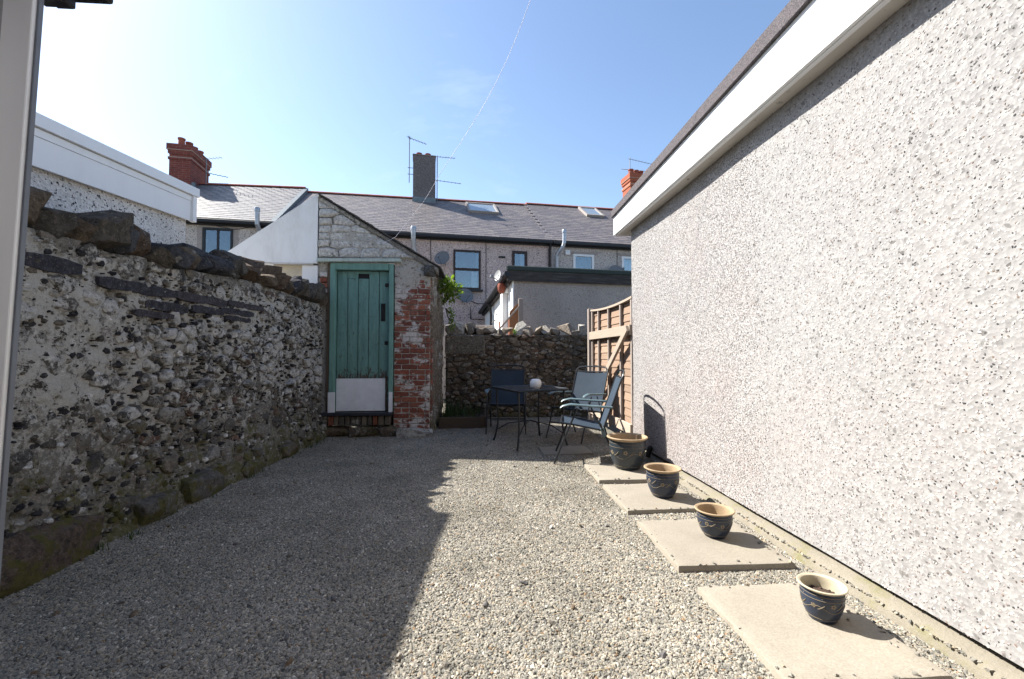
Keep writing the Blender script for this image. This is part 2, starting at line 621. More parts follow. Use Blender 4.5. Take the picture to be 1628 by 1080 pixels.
c = t.mix(t.ramp(t.noise(21, 6, 0.7), [(0.63, 0), (0.72, 0.55)]), c, (0.17, 0.15, 0.115))
c = t.mix(t.ramp(t.noise(1.8, 6, 0.7), [(0.5, 0), (0.75, 0.35)]), c, (0.20, 0.18, 0.14))
c = t.mix(t.ramp(t.noise(48, 4, 0.6), [(0.70, 0), (0.74, 0.6)]), c, (0.12, 0.105, 0.085))
c = t.mix(1.0, c, t.ramp(t.rand(), [(0, 0.93), (1, 1.06)]), 'MULTIPLY')
MAT['slab'] = t.done(c, 0.9, t.bump(t.math('ADD', t.noise(28, 7, 0.65), t.math('MULTIPLY', t.noise(190, 2), 0.3)), 0.35, 0.006))


def brick_mat(name, pal, flake, flake_col=(0.60, 0.57, 0.54)):
    t = NT(name)
    n = len(pal)
    base = t.ramp(t.rand(True), [(i / n, c) for i, c in enumerate(pal)], const=True)
    col = t.mix(1.0, base, t.ramp(t.noise(40, 6, 0.7), [(0.25, 0.55), (0.7, 1.3)]), 'MULTIPLY')
    s = t.math('ADD', t.math('MULTIPLY', t.noise(5.5, 10, 0.74, t.pos((0.8, 1, 1.25))), 0.75), t.math('MULTIPLY', t.noise(2.6, 3), 0.25))
    if flake > 0.4:
        s = t.math('ADD', s, t.maprange(t.z(), 2.1, 2.4, 0.0, 0.06))
    th = 0.64 - 0.25 * flake
    fl = t.ramp(s, [(th, 0), (th + 0.02, 0.93)])
    fc = t.mix(1.0, flake_col, t.ramp(t.noise(45, 5), [(0.3, 0.7), (0.7, 1.1)]), 'MULTIPLY')
    col = t.mix(fl, col, fc)
    h = t.math('ADD', t.noise(60, 5, 0.7), t.math('MULTIPLY', fl, 0.5))
    return t.done(col, 0.92, t.bump(h, 0.7, 0.006), 0, 0.15)


PAL_BRICK = [(0.25, 0.085, 0.055), (0.20, 0.07, 0.048), (0.29, 0.11, 0.07), (0.17, 0.065, 0.048), (0.23, 0.095, 0.066)]
MAT['brick'] = brick_mat('flaking_painted_brick', PAL_BRICK, 0.49)
MAT['brick_bare'] = brick_mat('dull_step_brick', [(0.12, 0.105, 0.085), (0.16, 0.14, 0.11), (0.10, 0.09, 0.075), (0.19, 0.075, 0.048), (0.14, 0.12, 0.095), (0.11, 0.10, 0.08)], 0.3, (0.35, 0.33, 0.29))
MAT['gable_stone'] = stone_mat('whitewashed_gable_stone', [(0.30, 0.27, 0.23), (0.24, 0.22, 0.19), (0.40, 0.37, 0.33), (0.2, 0.18, 0.155)], 0.95, None, 0.0, (0.66, 0.64, 0.60))
MAT['plaster'] = mortar_mat('flaking_lime_plaster', (0.33, 0.30, 0.26), 0.95, None, 0.0, (0.16, 0.13, 0.105))
MAT['pale_boulder'] = stone_mat('pale_base_stone', [(0.36, 0.33, 0.29)], 0.6, None, 0.0)
t = NT('smooth_white_masonry_paint')
c = t.mix(t.ramp(t.noise(3.0, 7, 0.7, t.pos((2.2, 2.2, 0.7))), [(0.45, 0.0), (0.75, 0.45)]), (0.80, 0.81, 0.81), (0.52, 0.51, 0.48))
c = t.mix(t.ramp(t.noise(17, 7, 0.75), [(0.66, 0.0), (0.72, 0.5)]), c, (0.33, 0.31, 0.28))
MAT['white_wall'] = t.done(c, 0.8, t.bump(t.math('ADD', t.noise(4, 4), t.math('MULTIPLY', t.noise(70, 5), 0.25)), 0.35, 0.02), 0, 0.2)
MAT['cream_board'] = plain('pale_timber_sheet', (0.60, 0.53, 0.40), 0.7, var=0.15)


def flaked_wood(name, col, wood, amount, zlow):
    t = NT(name)
    c = t.mix(1.0, col, t.ramp(t.noise(5, 7, 0.7, t.pos((4, 4, 0.7))), [(0.3, 0.72), (0.7, 1.16)]), 'MULTIPLY')
    s = t.math('ADD', t.noise(26, 8, 0.75, t.pos((1.6, 1, 0.45))), t.maprange(t.z(), zlow[0], zlow[1], 0.14, -0.02))
    fl = t.ramp(s, [(0.70 - amount, 0), (0.725 - amount, 1)])
    wc = t.mix(t.noise(60, 5), wood, tuple(k * 0.4 for k in wood))
    c = t.mix(fl, c, wc)
    return t.done(c, 0.7, t.bump(t.math('SUBTRACT', t.noise(40, 4, 0.6, t.pos((5, 5, 0.5))), t.math('MULTIPLY', fl, 0.6)), 0.5, 0.004), 0, 0.3)


MAT['teal'] = flaked_wood('flaking_teal_paint', (0.148, 0.285, 0.252), (0.13, 0.09, 0.07), 0.118, (0.84, 1.02))
MAT['teal_frame'] = flaked_wood('teal_frame_paint', (0.165, 0.315, 0.272), (0.14, 0.10, 0.075), 0.085, (0.3, 0.8))
MAT['kick'] = plain('white_kick_sheet', (0.78, 0.79, 0.81), 0.5, var=0.08)
MAT['black_iron'] = plain('black_iron', (0.012, 0.012, 0.014), 0.5)
MAT['slate_sill'] = plain('dark_slate_sill', (0.035, 0.037, 0.045), 0.55, var=0.25)


def roof_slate(name, pal):
    t = NT(name)
    n = len(pal)
    base = t.ramp(t.rand(True), [(i / n, c) for i, c in enumerate(pal)], const=True)
    col = t.mix(1.0, base, t.ramp(t.noise(14, 6, 0.7), [(0.3, 0.72), (0.7, 1.22)]), 'MULTIPLY')
    col = t.mix(t.ramp(t.noise(5, 7, 0.75), [(0.63, 0), (0.70, 0.5)]), col, (0.34, 0.30, 0.24))
    return t.done(col, 0.55, t.bump(t.noise(40, 5), 0.4, 0.006), 0, 0.45)


MAT['slate_light'] = roof_slate('slate_grey', [(0.17, 0.162, 0.162), (0.135, 0.13, 0.135), (0.20, 0.188, 0.18), (0.155, 0.148, 0.148)])
MAT['slate_purple'] = roof_slate('slate_purple', [(0.150, 0.132, 0.132), (0.122, 0.110, 0.115), (0.175, 0.153, 0.148), (0.138, 0.122, 0.125)])
MAT['slate_dark'] = plain('shed_slate', (0.075, 0.07, 0.066), 0.7, var=0.3, bump=0.4)
MAT['roof_deck'] = plain('roof_underlay', (0.05, 0.048, 0.05), 0.9)
MAT['ridge_red'] = plain('red_clay_tile', (0.44, 0.145, 0.095), 0.75, var=0.25)
MAT['pot_clay'] = plain('red_clay_pot', (0.32, 0.095, 0.06), 0.8, var=0.2)
t = NT('chimney_brickwork')
bt = t.n('ShaderNodeTexBrick')
bt.inputs['Color1'].default_value = (0.21, 0.05, 0.037, 1)
bt.inputs['Color2'].default_value = (0.155, 0.038, 0.032, 1)
bt.inputs['Mortar'].default_value = (0.20, 0.11, 0.09, 1)
bt.inputs['Scale'].default_value = 1.0
bt.inputs['Mortar Size'].default_value = 0.008
bt.inputs['Brick Width'].default_value = 0.23
bt.inputs['Row Height'].default_value = 0.075
sx = t.n('ShaderNodeSeparateXYZ')
t.l(t.obj(), sx.inputs[0])
cb = t.n('ShaderNodeCombineXYZ')
t.l(t.math('ADD', sx.outputs['X'], sx.outputs['Y']), cb.inputs['X'])
t.l(sx.outputs['Z'], cb.inputs['Y'])
t.l(cb.outputs[0], bt.inputs['Vector'])
MAT['chimney_brick'] = t.done(t.mix(1.0, bt.outputs['Color'], t.ramp(t.noise(6, 5), [(0.3, 0.75), (0.7, 1.2)]), 'MULTIPLY'), 0.9)
MAT['pale_band'] = plain('pale_mortar_band', (0.48, 0.38, 0.32), 0.9)
MAT['lead'] = plain('lead_flashing', (0.16, 0.19, 0.21), 0.6, var=0.2)
MAT['galv'] = plain('galvanised_pipe', (0.42, 0.45, 0.50), 0.42, 0.55, var=0.2)
MAT['black_plastic'] = plain('black_plastic', (0.018, 0.018, 0.021), 0.45)
MAT['brown_frame'] = plain('dark_brown_window', (0.032, 0.016, 0.014), 0.4)
MAT['black_frame'] = plain('black_window', (0.02, 0.022, 0.026), 0.4)
MAT['white_frame'] = plain('white_window', (0.72, 0.73, 0.74), 0.4, var=0.05)
MAT['sill_stone'] = plain('sill_stone', (0.33, 0.29, 0.27), 0.85)
MAT['aerial'] = plain('aluminium_aerial', (0.20, 0.21, 0.23), 0.5, 0.5)
MAT['dish'] = plain('grey_dish', (0.14, 0.15, 0.165), 0.6, var=0.1)
MAT['dish_white'] = plain('white_dish', (0.42, 0.42, 0.41), 0.5, var=0.1)
MAT['room'] = plain('dark_room', (0.03, 0.03, 0.035), 0.9)
MAT['curtain'] = plain('pale_curtain', (0.50, 0.55, 0.60), 0.9, var=0.2)
t = NT('window_glass')
tr = t.n('ShaderNodeBsdfTransparent')
tr.inputs['Color'].default_value = (0.85, 0.9, 0.92, 1)
gl = t.n('ShaderNodeBsdfGlossy')
gl.inputs['Roughness'].default_value = 0.02
gl.inputs['Color'].default_value = (0.80, 0.88, 0.95, 1)
ms = t.n('ShaderNodeMixShader')
ms.inputs[0].default_value = 0.14
t.l(tr.outputs[0], ms.inputs[1])
t.l(gl.outputs[0], ms.inputs[2])
t.l(ms.outputs[0], t.t.nodes['Material Output'].inputs['Surface'])
MAT['glass'] = t.m


def fence_mat(name, c0, c1):
    t = NT(name)
    g = t.noise(7, 7, 0.68, t.obj((1, 0.35, 6)))
    c = t.mix(g, c0, c1)
    c = t.mix(1.0, c, t.ramp(t.rand(), [(0, 0.82), (1, 1.15)]), 'MULTIPLY')
    kn = t.ramp(t.noise(9, 3, 0.5, t.pos((1, 1, 1.6))), [(0.70, 0), (0.76, 0.7)])
    c = t.mix(kn, c, (0.10, 0.055, 0.03))
    return t.done(c, 0.8, t.bump(g, 0.4, 0.004), 0, 0.2)


MAT['fence'] = fence_mat('weathered_fence_board', (0.21, 0.138, 0.096), (0.35, 0.25, 0.18))
MAT['fence_rail'] = fence_mat('pale_fence_rail', (0.28, 0.225, 0.175), (0.44, 0.37, 0.30))
MAT['fence_grey'] = fence_mat('grey_fence_wood', (0.22, 0.185, 0.16), (0.36, 0.31, 0.275))
MAT['bed_wood'] = fence_mat('dark_bed_timber', (0.06, 0.045, 0.032), (0.14, 0.105, 0.075))
MAT['orange_wood'] = fence_mat('orange_stained_wood', (0.30, 0.13, 0.06), (0.42, 0.20, 0.10))
MAT['tube'] = plain('dark_powder_coated_tube', (0.018, 0.022, 0.028), 0.38, 0.3, spec=0.5)
t = NT('woven_sling_fabric')
wv = t.vor(420, t.obj((1, 1, 1)), 'Distance')
MAT['sling'] = t.done(t.mix(t.noise(5, 4), (0.026, 0.040, 0.060), (0.046, 0.063, 0.086)), 0.75, t.bump(wv, 0.25, 0.002), 0, 0.12)
t = NT('woven_sling_back')
MAT['sling_back'] = MAT['sling']
MAT['armrest'] = plain('teal_grey_armrest', (0.105, 0.155, 0.170), 0.35, var=0.15, spec=0.5)
t = NT('smoked_table_glass')
MAT['table_glass'] = t.done(t.mix(t.noise(12, 6), (0.03, 0.033, 0.037), (0.075, 0.075, 0.075)), 0.22, t.bump(t.noise(150, 2), 0.3, 0.002), 0, 0.5)
MAT['ceramic'] = plain('white_ceramic', (0.80, 0.79, 0.78), 0.25, var=0.03, spec=0.5)


def pot_mat(name, col):
    t = NT(name)
    c = t.mix(t.noise(6, 6, 0.65), tuple(k * 0.6 for k in col), tuple(k * 1.4 for k in col))
    c = t.mix(t.ramp(t.noise(22, 6, 0.7), [(0.60, 0), (0.72, 0.4)]), c, (0.10, 0.085, 0.065))
    return t.done(c, 0.36, t.bump(t.noise(50, 4), 0.12, 0.004), 0, 0.5)


MAT['glaze'] = pot_mat('navy_glaze', (0.016, 0.026, 0.050))
MAT['glaze_grey'] = pot_mat('charcoal_navy_glaze', (0.022, 0.031, 0.040))
MAT['rim_tan'] = plain('unglazed_tan_rim', (0.36, 0.265, 0.165), 0.7, var=0.2, scale=14)
MAT['rim_cream'] = plain('glazed_cream_rim', (0.46, 0.41, 0.30), 0.4, var=0.15, scale=14)
MAT['motif'] = plain('incised_tan_motif', (0.23, 0.185, 0.125), 0.6, var=0.2)
MAT['potting_soil'] = plain('dry_potting_soil', (0.10, 0.065, 0.05), 0.95, var=0.5, scale=60, bump=1.0)


def leaf_mat(name, a, b):
    t = NT(name)
    c = t.mix(t.rand(True), a, b)
    m = t.done(c, 0.5, None, 0, 0.35)
    tl = t.n('ShaderNodeBsdfTranslucent')
    t._set(tl.inputs['Color'], t.mix(1.0, c, (1.5, 1.7, 0.7), 'MULTIPLY'))
    mixs = t.n('ShaderNodeMixShader')
    mixs.inputs[0].default_value = 0.35
    out = t.t.nodes['Material Output']
    t.l(t.b.outputs[0], mixs.inputs[1])
    t.l(tl.outputs[0], mixs.inputs[2])
    t.l(mixs.outputs[0], out.inputs['Surface'])
    return m


MAT['leaf'] = leaf_mat('shrub_leaf', (0.07, 0.12, 0.018), (0.19, 0.27, 0.04))
MAT['grass'] = leaf_mat('grass_blade', (0.025, 0.05, 0.014), (0.07, 0.10, 0.03))
MAT['stem'] = plain('brown_stem', (0.09, 0.07, 0.045), 0.9)
MAT['cable'] = plain('white_cable', (0.62, 0.61, 0.72), 0.5)
MAT['cable_dark'] = plain('dark_cable', (0.035, 0.033, 0.036), 0.6)
MAT['twig'] = plain('dry_straw', (0.36, 0.30, 0.20), 0.9)


# ------------------------------------------------------------------ voronoi rubble
def clip_poly(poly, px, py, nx, ny):
    """keep the side (p-P).n <= 0"""
    out = []
    m = len(poly)
    for i in range(m):
        a, b = poly[i], poly[(i + 1) % m]
        da = (a[0] - px) * nx + (a[1] - py) * ny
        db = (b[0] - px) * nx + (b[1] - py) * ny
        if da <= 0:
            out.append(a)
        if (da < 0 < db) or (db < 0 < da):
            t = da / (da - db)
            out.append((a[0] + (b[0] - a[0]) * t, a[1] + (b[1] - a[1]) * t))
    return out


def voronoi(sites, stretch, bounds):
    """cells of 2D sites; stretch > 1 makes the stones lie flat (wide). bounds: convex polygon"""
    P = np.array(sites, float)
    Q = P * np.array([1.0, stretch])
    cells = []
    for i in range(len(Q)):
        d = np.sum((Q - Q[i]) ** 2, axis=1)
        near = np.argsort(d)[1:22]
        poly = [(x, y * stretch) for x, y in bounds]
        for j in near:
            mxp = (Q[i] + Q[j]) / 2
            nn = Q[j] - Q[i]
            poly = clip_poly(poly, mxp[0], mxp[1], nn[0], nn[1])
            if len(poly) < 3:
                break
        cells.append([(x, y / stretch) for x, y in poly] if len(poly) >= 3 else None)
    return cells


def poly_area(p):
    return 0.5 * abs(sum(p[i][0] * p[(i + 1) % len(p)][1] - p[(i + 1) % len(p)][0] * p[i][1] for i in range(len(p))))


def poisson(w, h, rfun, tries, rng, keep=None):
    pts = []
    rad = []
    for _ in range(tries):
        x, y = rng.uniform(0, w), rng.uniform(0, h)
        if keep and not keep(x, y):
            continue
        r = rfun(x, y) * rng.uniform(0.65, 1.35)
        ok = True
        for (a, b), q in zip(pts, rad):
            if (a - x) ** 2 + ((b - y) * 1.5) ** 2 < ((r + q) / 2) ** 2:
                ok = False
                break
        if ok:
            pts.append((x, y))
            rad.append(r)
    return pts


def stone_verts(poly, out, rng, shrink=0.93, back=0.05, chunky=0.78):
    """rough stone from an outline: returns verts (u,v,n) round the centroid and faces"""
    c = np.mean(np.array(poly), axis=0)
    pts = []
    m = len(poly)
    for i in range(m):
        a = np.array(poly[i]) - c
        b = np.array(poly[(i + 1) % m]) - c
        pts.append(a * 0.94)
        if np.hypot(*(b - a)) > 0.05:
            pts.append((a + b) / 2 * rng.uniform(0.94, 1.05))
    pts = np.array(pts) * shrink
    pts *= rng.uniform(0.93, 1.04, (len(pts), 1))
    k = len(pts)
    tilt = rng.uniform(-0.35, 0.35, 2)
    vs, fs = [], []
    size = np.sqrt(np.mean(np.sum(pts ** 2, axis=1)))
    for s, d in ((1.0, -back), (1.0, out * 0.35), (chunky, out * 0.85), (chunky * 0.5, out)):
        for p in pts:
            jj = rng.uniform(-0.12, 0.12) * out if s < 1 else rng.uniform(-0.1, 0.1) * out
            q = p * s
            vs.append((q[0], q[1], d + jj + (q @ tilt) * (0.5 if d > 0 else 0) * min(1, out / max(size, .01) * 2.0)))
    vs.append((0, 0, out * 1.02))
    for ring in range(3):
        for i in range(k):
            j = (i + 1) % k
            fs.append((ring * k + i, ring * k + j, (ring + 1) * k + j, (ring + 1) * k + i))
    for i in range(k):
        fs.append((3 * k + i, 3 * k + (i + 1) % k, 4 * k))
    return vs, fs, c


def rock(rng, sx, sy, sz, seed, sub=2, rough=0.28, npts=None):
    """angular rock: hull of random points, split up and roughened -> M"""
    r_ = np.random.default_rng(seed * 7 + 1)
    n = npts or 20
    p = r_.normal(size=(n, 3))
    p /= np.linalg.norm(p, axis=1)[:, None]
    p = np.sign(p) * np.abs(p) ** 0.62
    p /= np.max(np.abs(p), axis=1)[:, None] ** 0.7
    p *= r_.uniform(1 - rough, 1.0, (n, 1))
    bm = bmesh.new()
    for q in p:
        bm.verts.new(q)
    res = bmesh.ops.convex_hull(bm, input=bm.verts)
    bmesh.ops.delete(bm, geom=[g for g in res['geom_interior'] if isinstance(g, bmesh.types.BMVert)], context='VERTS')
    if sub >= 2:
        bmesh.ops.bevel(bm, geom=list(bm.edges), offset=0.035, segments=1, profile=0.5, affect='EDGES', clamp_overlap=True)
        bmesh.ops.triangulate(bm, faces=bm.faces)
    if sub >= 3:
        bmesh.ops.subdivide_edges(bm, edges=bm.edges, cuts=1, use_grid_fill=True)
        bmesh.ops.triangulate(bm, faces=bm.faces)
    bm.verts.index_update()
    co = np.array([v.co[:] for v in bm.verts])
    if sub >= 2:
        co = co + (0.07 if sub == 2 else 0.11) * np.stack([fbm(co * 2.3 + 9.1 + seed, 3, seed + 3), fbm(co * 2.3 + 19.1, 3, seed + 5), fbm(co * 2.3 + 29.1, 3, seed + 7)], axis=1)
    lo, hi = co.min(axis=0), co.max(axis=0)
    co = (co - (lo + hi) / 2) / ((hi - lo) / 2)
    co = co * np.array([sx, sy, sz])
    m = M()
    m.add(co, [tuple(v.index for v in f.verts) for f in bm.faces])
    bm.free()
    return m


class Frame:
    """wall frame: u along, v up, n out of the face"""

    def __init__(self, A, B, lean=0.0):
        self.A = np.array([A[0], A[1], 0.0])
        d = np.array([B[0] - A[0], B[1] - A[1], 0.0])
        self.len = np.linalg.norm(d)
        self.u = d / self.len
        self.n = np.array([self.u[1], -self.u[0], 0.0])
        self.v = np.array([0, 0, 1.0])

    def w(self, u, v, n):
        return self.A + self.u * u + self.v * v + self.n * n


def mortar_sheet(fr, U, Hf, step, amp, seed, thick, foot=0.0, scale=7.0, Vbase=-0.05):
    """wall body with a rough displaced face; Hf(u) is the top height"""
    nu = int(U / step) + 1
    hmax = max(Hf(u) for u in np.linspace(0, U, 40))
    nv = int(hmax / step) + 1
    us = np.linspace(0, U, nu)
    ts = np.linspace(0, 1, nv)
    hs = np.array([Hf(u) for u in us])
    UU = np.repeat(us[:, None], nv, 1)
    VV = Vbase + (hs[:, None] - Vbase) * ts[None, :]
    P = np.stack([UU * scale, VV * scale, np.zeros_like(UU)], -1)
    N = amp * fbm(P, 6, seed, 0.68) + amp * 0.9 * fbm(P * 0.25 + 5.0, 2, seed + 50) + foot * np.clip(1 - VV / 0.45, 0, 1) ** 1.5
    N += -amp * 0.8 * np.clip(fbm(P * 1.7 + 31.0, 4, seed + 90, 0.6) - 0.18, 0, 1) * 4
    m = M()
    W = fr.A[None, None] + UU[..., None] * fr.u + VV[..., None] * fr.v + N[..., None] * fr.n
    vs = W.reshape(-1, 3)
    fs = []
    for i in range(nu - 1):
        for j in range(nv - 1):
            a = i * nv + j
            fs.append((a, a + nv, a + nv + 1, a + 1))
    m.v = [tuple(p) for p in vs]
    m.f = fs
    # back, top and ends
    B0 = [fr.w(u, Vbase, -thick) for u in us]
    B1 = [fr.w(u, h, -thick) for u, h in zip(us, hs)]
    nb = len(m.v)
    m.v += [tuple(p) for p in B0] + [tuple(p) for p in B1]
    for i in range(nu - 1):
        m.f.append((nb + i, nb + nu + i, nb + nu + i + 1, nb + i + 1))
        m.f.append((i * nv + nv - 1, (i + 1) * nv + nv - 1, nb + nu + i + 1, nb + nu + i))
    m.f.append(tuple([nb, nb + nu] + [0 * nv + j for j in range(nv - 1, -1, -1)]))
    m.f.append(tuple([nb + nu - 1, nb + 2 * nu - 1] + [(nu - 1) * nv + j for j in range(nv - 1, -1, -1)]))
    return m


def add_stones(root, fr, cells, outfun, mat_big, mat_small, rng, limit, shrink=0.93, back=0.05, skip=0.0, base_n=None, name='stone'):
    items = []
    for c in cells:
        if c is None or len(c) < 3:
            continue
        a = poly_area(c)
        if a < 0.0004 or rng.random() < skip:
            continue
        items.append((a, c))
    order = sorted(range(len(items)), key=lambda i: -items[i][0])
    small = M()
    for k, idx in enumerate(order):
        a, poly = items[idx]
        vs, fs, c = stone_verts(poly, outfun(c_ := np.mean(np.array(poly), axis=0)), rng, shrink, back, rng.uniform(0.66, 0.86))
        n0 = base_n(c[0], c[1]) if base_n else 0.0
        pts = [fr.u * p[0] + fr.v * p[1] + fr.n * p[2] for p in vs]
        o = fr.w(c[0], c[1], n0)
        if k < limit:
            m = M().add(pts, fs)
            put(name, m.mesh(name, mat_big), root, tuple(o - np.array(root.location)))
        else:
            small.add([p + o - np.array(root.location) for p in pts], fs)
    if small.v:
        q = part('small_stones', small, mat_small, root)
        q['kind'] = 'stuff'


# ------------------------------------------------------------------ ground
m = M()
m.add([(-400, -60, -0.02), (400, -60, -0.02), (400, 900, -0.02), (-400, 900, -0.02)], [(0, 1, 2, 3)])
structure(part('ground', m, plain('rough_ground', (0.16, 0.145, 0.115), 0.95, var=0.3, scale=0.8)))


def grid_sheet(x0, x1, y0, y1, step, zf):
    nx, ny = int((x1 - x0) / step) + 1, int((y1 - y0) / step) + 1
    xs, ys = np.linspace(x0, x1, nx), np.linspace(y0, y1, ny)
    Xg, Yg = np.meshgrid(xs, ys, indexing='ij')
    Z = zf(Xg, Yg)
    m = M()
    m.v = [tuple(p) for p in np.stack([Xg, Yg, Z], -1).reshape(-1, 3)]
    m.f = [(i * ny + j, (i + 1) * ny + j, (i + 1) * ny + j + 1, i * ny + j + 1) for i in range(nx - 1) for j in range(ny - 1)]
    return m


yard = grid_sheet(-2.75, 1.855, -0.6, 8.5, 0.08, lambda x, y: -0.012 + 0.010 * fbm(np.stack([x * 1.3, y * 1.3, 0 * x], -1), 3, 5))
structure(part('yard_bed', yard, MAT['soil'], smooth='full'))


def scatter_nodes(name, mat, density, protos, rad, seed, tilt, flat, lift=0.0, ysplit=None):
    g = bpy.data.node_groups.new(name, 'GeometryNodeTree')
    g.interface.new_socket('Geometry', in_out='INPUT', socket_type='NodeSocketGeometry')
    g.interface.new_socket('Geometry', in_out='OUTPUT', socket_type='NodeSocketGeometry')
    N = g.nodes.new
    l = g.links.new
    gi, go = N('NodeGroupInput'), N('NodeGroupOutput')
    dp = N('GeometryNodeDistributePointsOnFaces')
    dp.distribute_method = 'RANDOM'
    dp.inputs['Density'].default_value = density
    dp.inputs['Seed'].default_value = seed
    l(gi.outputs[0], dp.inputs['Mesh'])
    if ysplit:
        po = N('GeometryNodeInputPosition')
        sp_ = N('ShaderNodeSeparateXYZ')
        mr = N('ShaderNodeMapRange')
        l(po.outputs[0], sp_.inputs[0])
        l(sp_.outputs['Y'], mr.inputs[0])
        for i_, v_ in zip((1, 2, 3, 4), ysplit):
            mr.inputs[i_].default_value = v_
        l(mr.outputs[0], dp.inputs['Density'])
    jn = N('GeometryNodeGeometryToInstance')
    for k in range(protos):
        ico = N('GeometryNodeMeshIcoSphere')
        ico.inputs['Radius'].default_value = 1.0
        ico.inputs['Subdivisions'].default_value = 2
        nt = N('ShaderNodeTexNoise')
        nt.noise_dimensions = '4D'
        nt.inputs['Scale'].default_value = 0.9
        nt.inputs['Detail'].default_value = 1.5
        nt.inputs['W'].default_value = k * 7.3 + seed
        sb = N('ShaderNodeVectorMath')
        sb.operation = 'SUBTRACT'
        sb.inputs[1].default_value = (0.5, 0.5, 0.5)
        sc_ = N('ShaderNodeVectorMath')
        sc_.operation = 'SCALE'
        sc_.inputs['Scale'].default_value = 1.9
        l(nt.outputs['Color'], sb.inputs[0])
        l(sb.outputs[0], sc_.inputs[0])
        st = N('GeometryNodeSetPosition')
        l(ico.outputs['Mesh'], st.inputs['Geometry'])
        l(sc_.outputs[0], st.inputs['Offset'])
        sm = N('GeometryNodeSetMaterial')
        sm.inputs['Material'].default_value = mat
        l(st.outputs[0], sm.inputs['Geometry'])
        l(sm.outputs[0], jn.inputs[0])
    ip = N('GeometryNodeInstanceOnPoints')
    ip.inputs['Pick Instance'].default_value = True
    l(dp.outputs['Points'], ip.inputs['Points'])
    l(jn.outputs[0], ip.inputs['Instance'])
    ri = N('FunctionNodeRandomValue')
    ri.data_type = 'INT'
    ri.inputs[4].default_value = 0
    ri.inputs[5].default_value = protos - 1
    ri.inputs['Seed'].default_value = seed + 3
    l(ri.outputs[2], ip.inputs['Instance Index'])
    rv = N('FunctionNodeRandomValue')
    rv.data_type = 'FLOAT_VECTOR'
    rv.inputs[0].default_value = (rad[0], rad[0], rad[0] * flat)
    rv.inputs[1].default_value = (rad[1], rad[1] * 0.85, rad[1] * flat)
    rv.inputs['Seed'].default_value = seed + 5
    l(rv.outputs[0], ip.inputs['Scale'])
    rr = N('FunctionNodeRandomValue')
    rr.data_type = 'FLOAT_VECTOR'
    rr.inputs[0].default_value = (-tilt, -tilt, 0)
    rr.inputs[1].default_value = (tilt, tilt, 2 * PI)
    rr.inputs['Seed'].default_value = seed + 9
    ro = N('FunctionNodeRotateRotation')
    ro.rotation_space = 'LOCAL'
    e2 = N('FunctionNodeEulerToRotation')
    l(rr.outputs[0], e2.inputs[0])
    l(dp.outputs['Rotation'], ro.inputs['Rotation'])
    l(e2.outputs[0], ro.inputs['Rotate By'])
    l(ro.outputs[0], ip.inputs['Rotation'])
    js = N('GeometryNodeJoinGeometry')
    l(gi.outputs[0], js.inputs[0])
    l(ip.outputs[0], js.inputs[0])
    l(js.outputs[0], go.inputs[0])
    return g


gm = grid_sheet(-2.70, 1.862, 0.85, 8.4, 0.08, lambda x, y: -0.004 + 0.010 * fbm(np.stack([x * 1.3, y * 1.3, 0 * x], -1), 3, 5) + 0.006 * fbm(np.stack([x * 5, y * 5, 0 * x], -1), 2, 8))
gravel = part('gravel', gm, MAT['soil'], smooth='full')
gravel['kind'] = 'stuff'
gravel['label'] = 'pale grey angular gravel chippings covering the whole yard'
md = gravel.modifiers.new('scatter', 'NODES')
md.node_group = scatter_nodes('gravel_scatter', MAT['gravel'], 9000, 8, (0.0052, 0.0118), 3, 0.7, 0.62, ysplit=(2.0, 6.5, 13500, 8500))

pm_ = grid_sheet(-2.5, 1.4, 1.2, 6.8, 0.3, lambda x, y: 0.004 + 0 * x)
pb = part('loose_pebbles', pm_, MAT['soil'])
pb['kind'] = 'stuff'
pb['label'] = 'scattered larger pale and brown pebbles on the gravel'
g_sc = scatter_nodes('pebble_scatter', MAT['pebble'], 9, 6, (0.008, 0.021), 51, 0.5, 0.6)
for l_ in [k for k in g_sc.links if k.to_node.type == 'JOIN_GEOMETRY' and k.from_node.type == 'GROUP_INPUT']:
    g_sc.links.remove(l_)
pb.modifiers.new('scatter', 'NODES').node_group = g_sc

# a few dry twigs and bigger pebbles lying on the gravel
rg = random.Random(5)
straw = M()
for k in range(30):
    x, y = rg.uniform(-2.2, 0.6), rg.uniform(1.5, 5.8)
    a = rg.uniform(-0.5, 0.5)
    ln = rg.uniform(0.04, 0.13)
    straw.tube([(x, y, 0.016), (x + ln * 0.5 * math.cos(a), y + ln * 0.5 * math.sin(a), 0.021 + rg.uniform(0, 0.006)), (x + ln * math.cos(a + 0.2), y + ln * math.sin(a + 0.2), 0.016)], 0.0016, 4)
o = part('dry_straw', straw, MAT['twig'])
o['kind'] = 'stuff'
o['label'] = 'scattered dry straw stalks lying on the gravel'

# ------------------------------------------------------------------ garage on the right
GX = 1.895      # face of the dash wall
GY = 5.32       # far end
garage = thing('garage', 'flat roofed garage with sunlit white pebbledash side wall and white fascia board', 'garage', (GX + 1.6, 2.2, 0))
gl0 = np.array([GX + 1.6, 2.2, 0])


def gpart(name, m, mat, **k):
    m.v = [tuple(np.array(p) - gl0) for p in m.v]
    return part(name, m, mat, garage, **k)


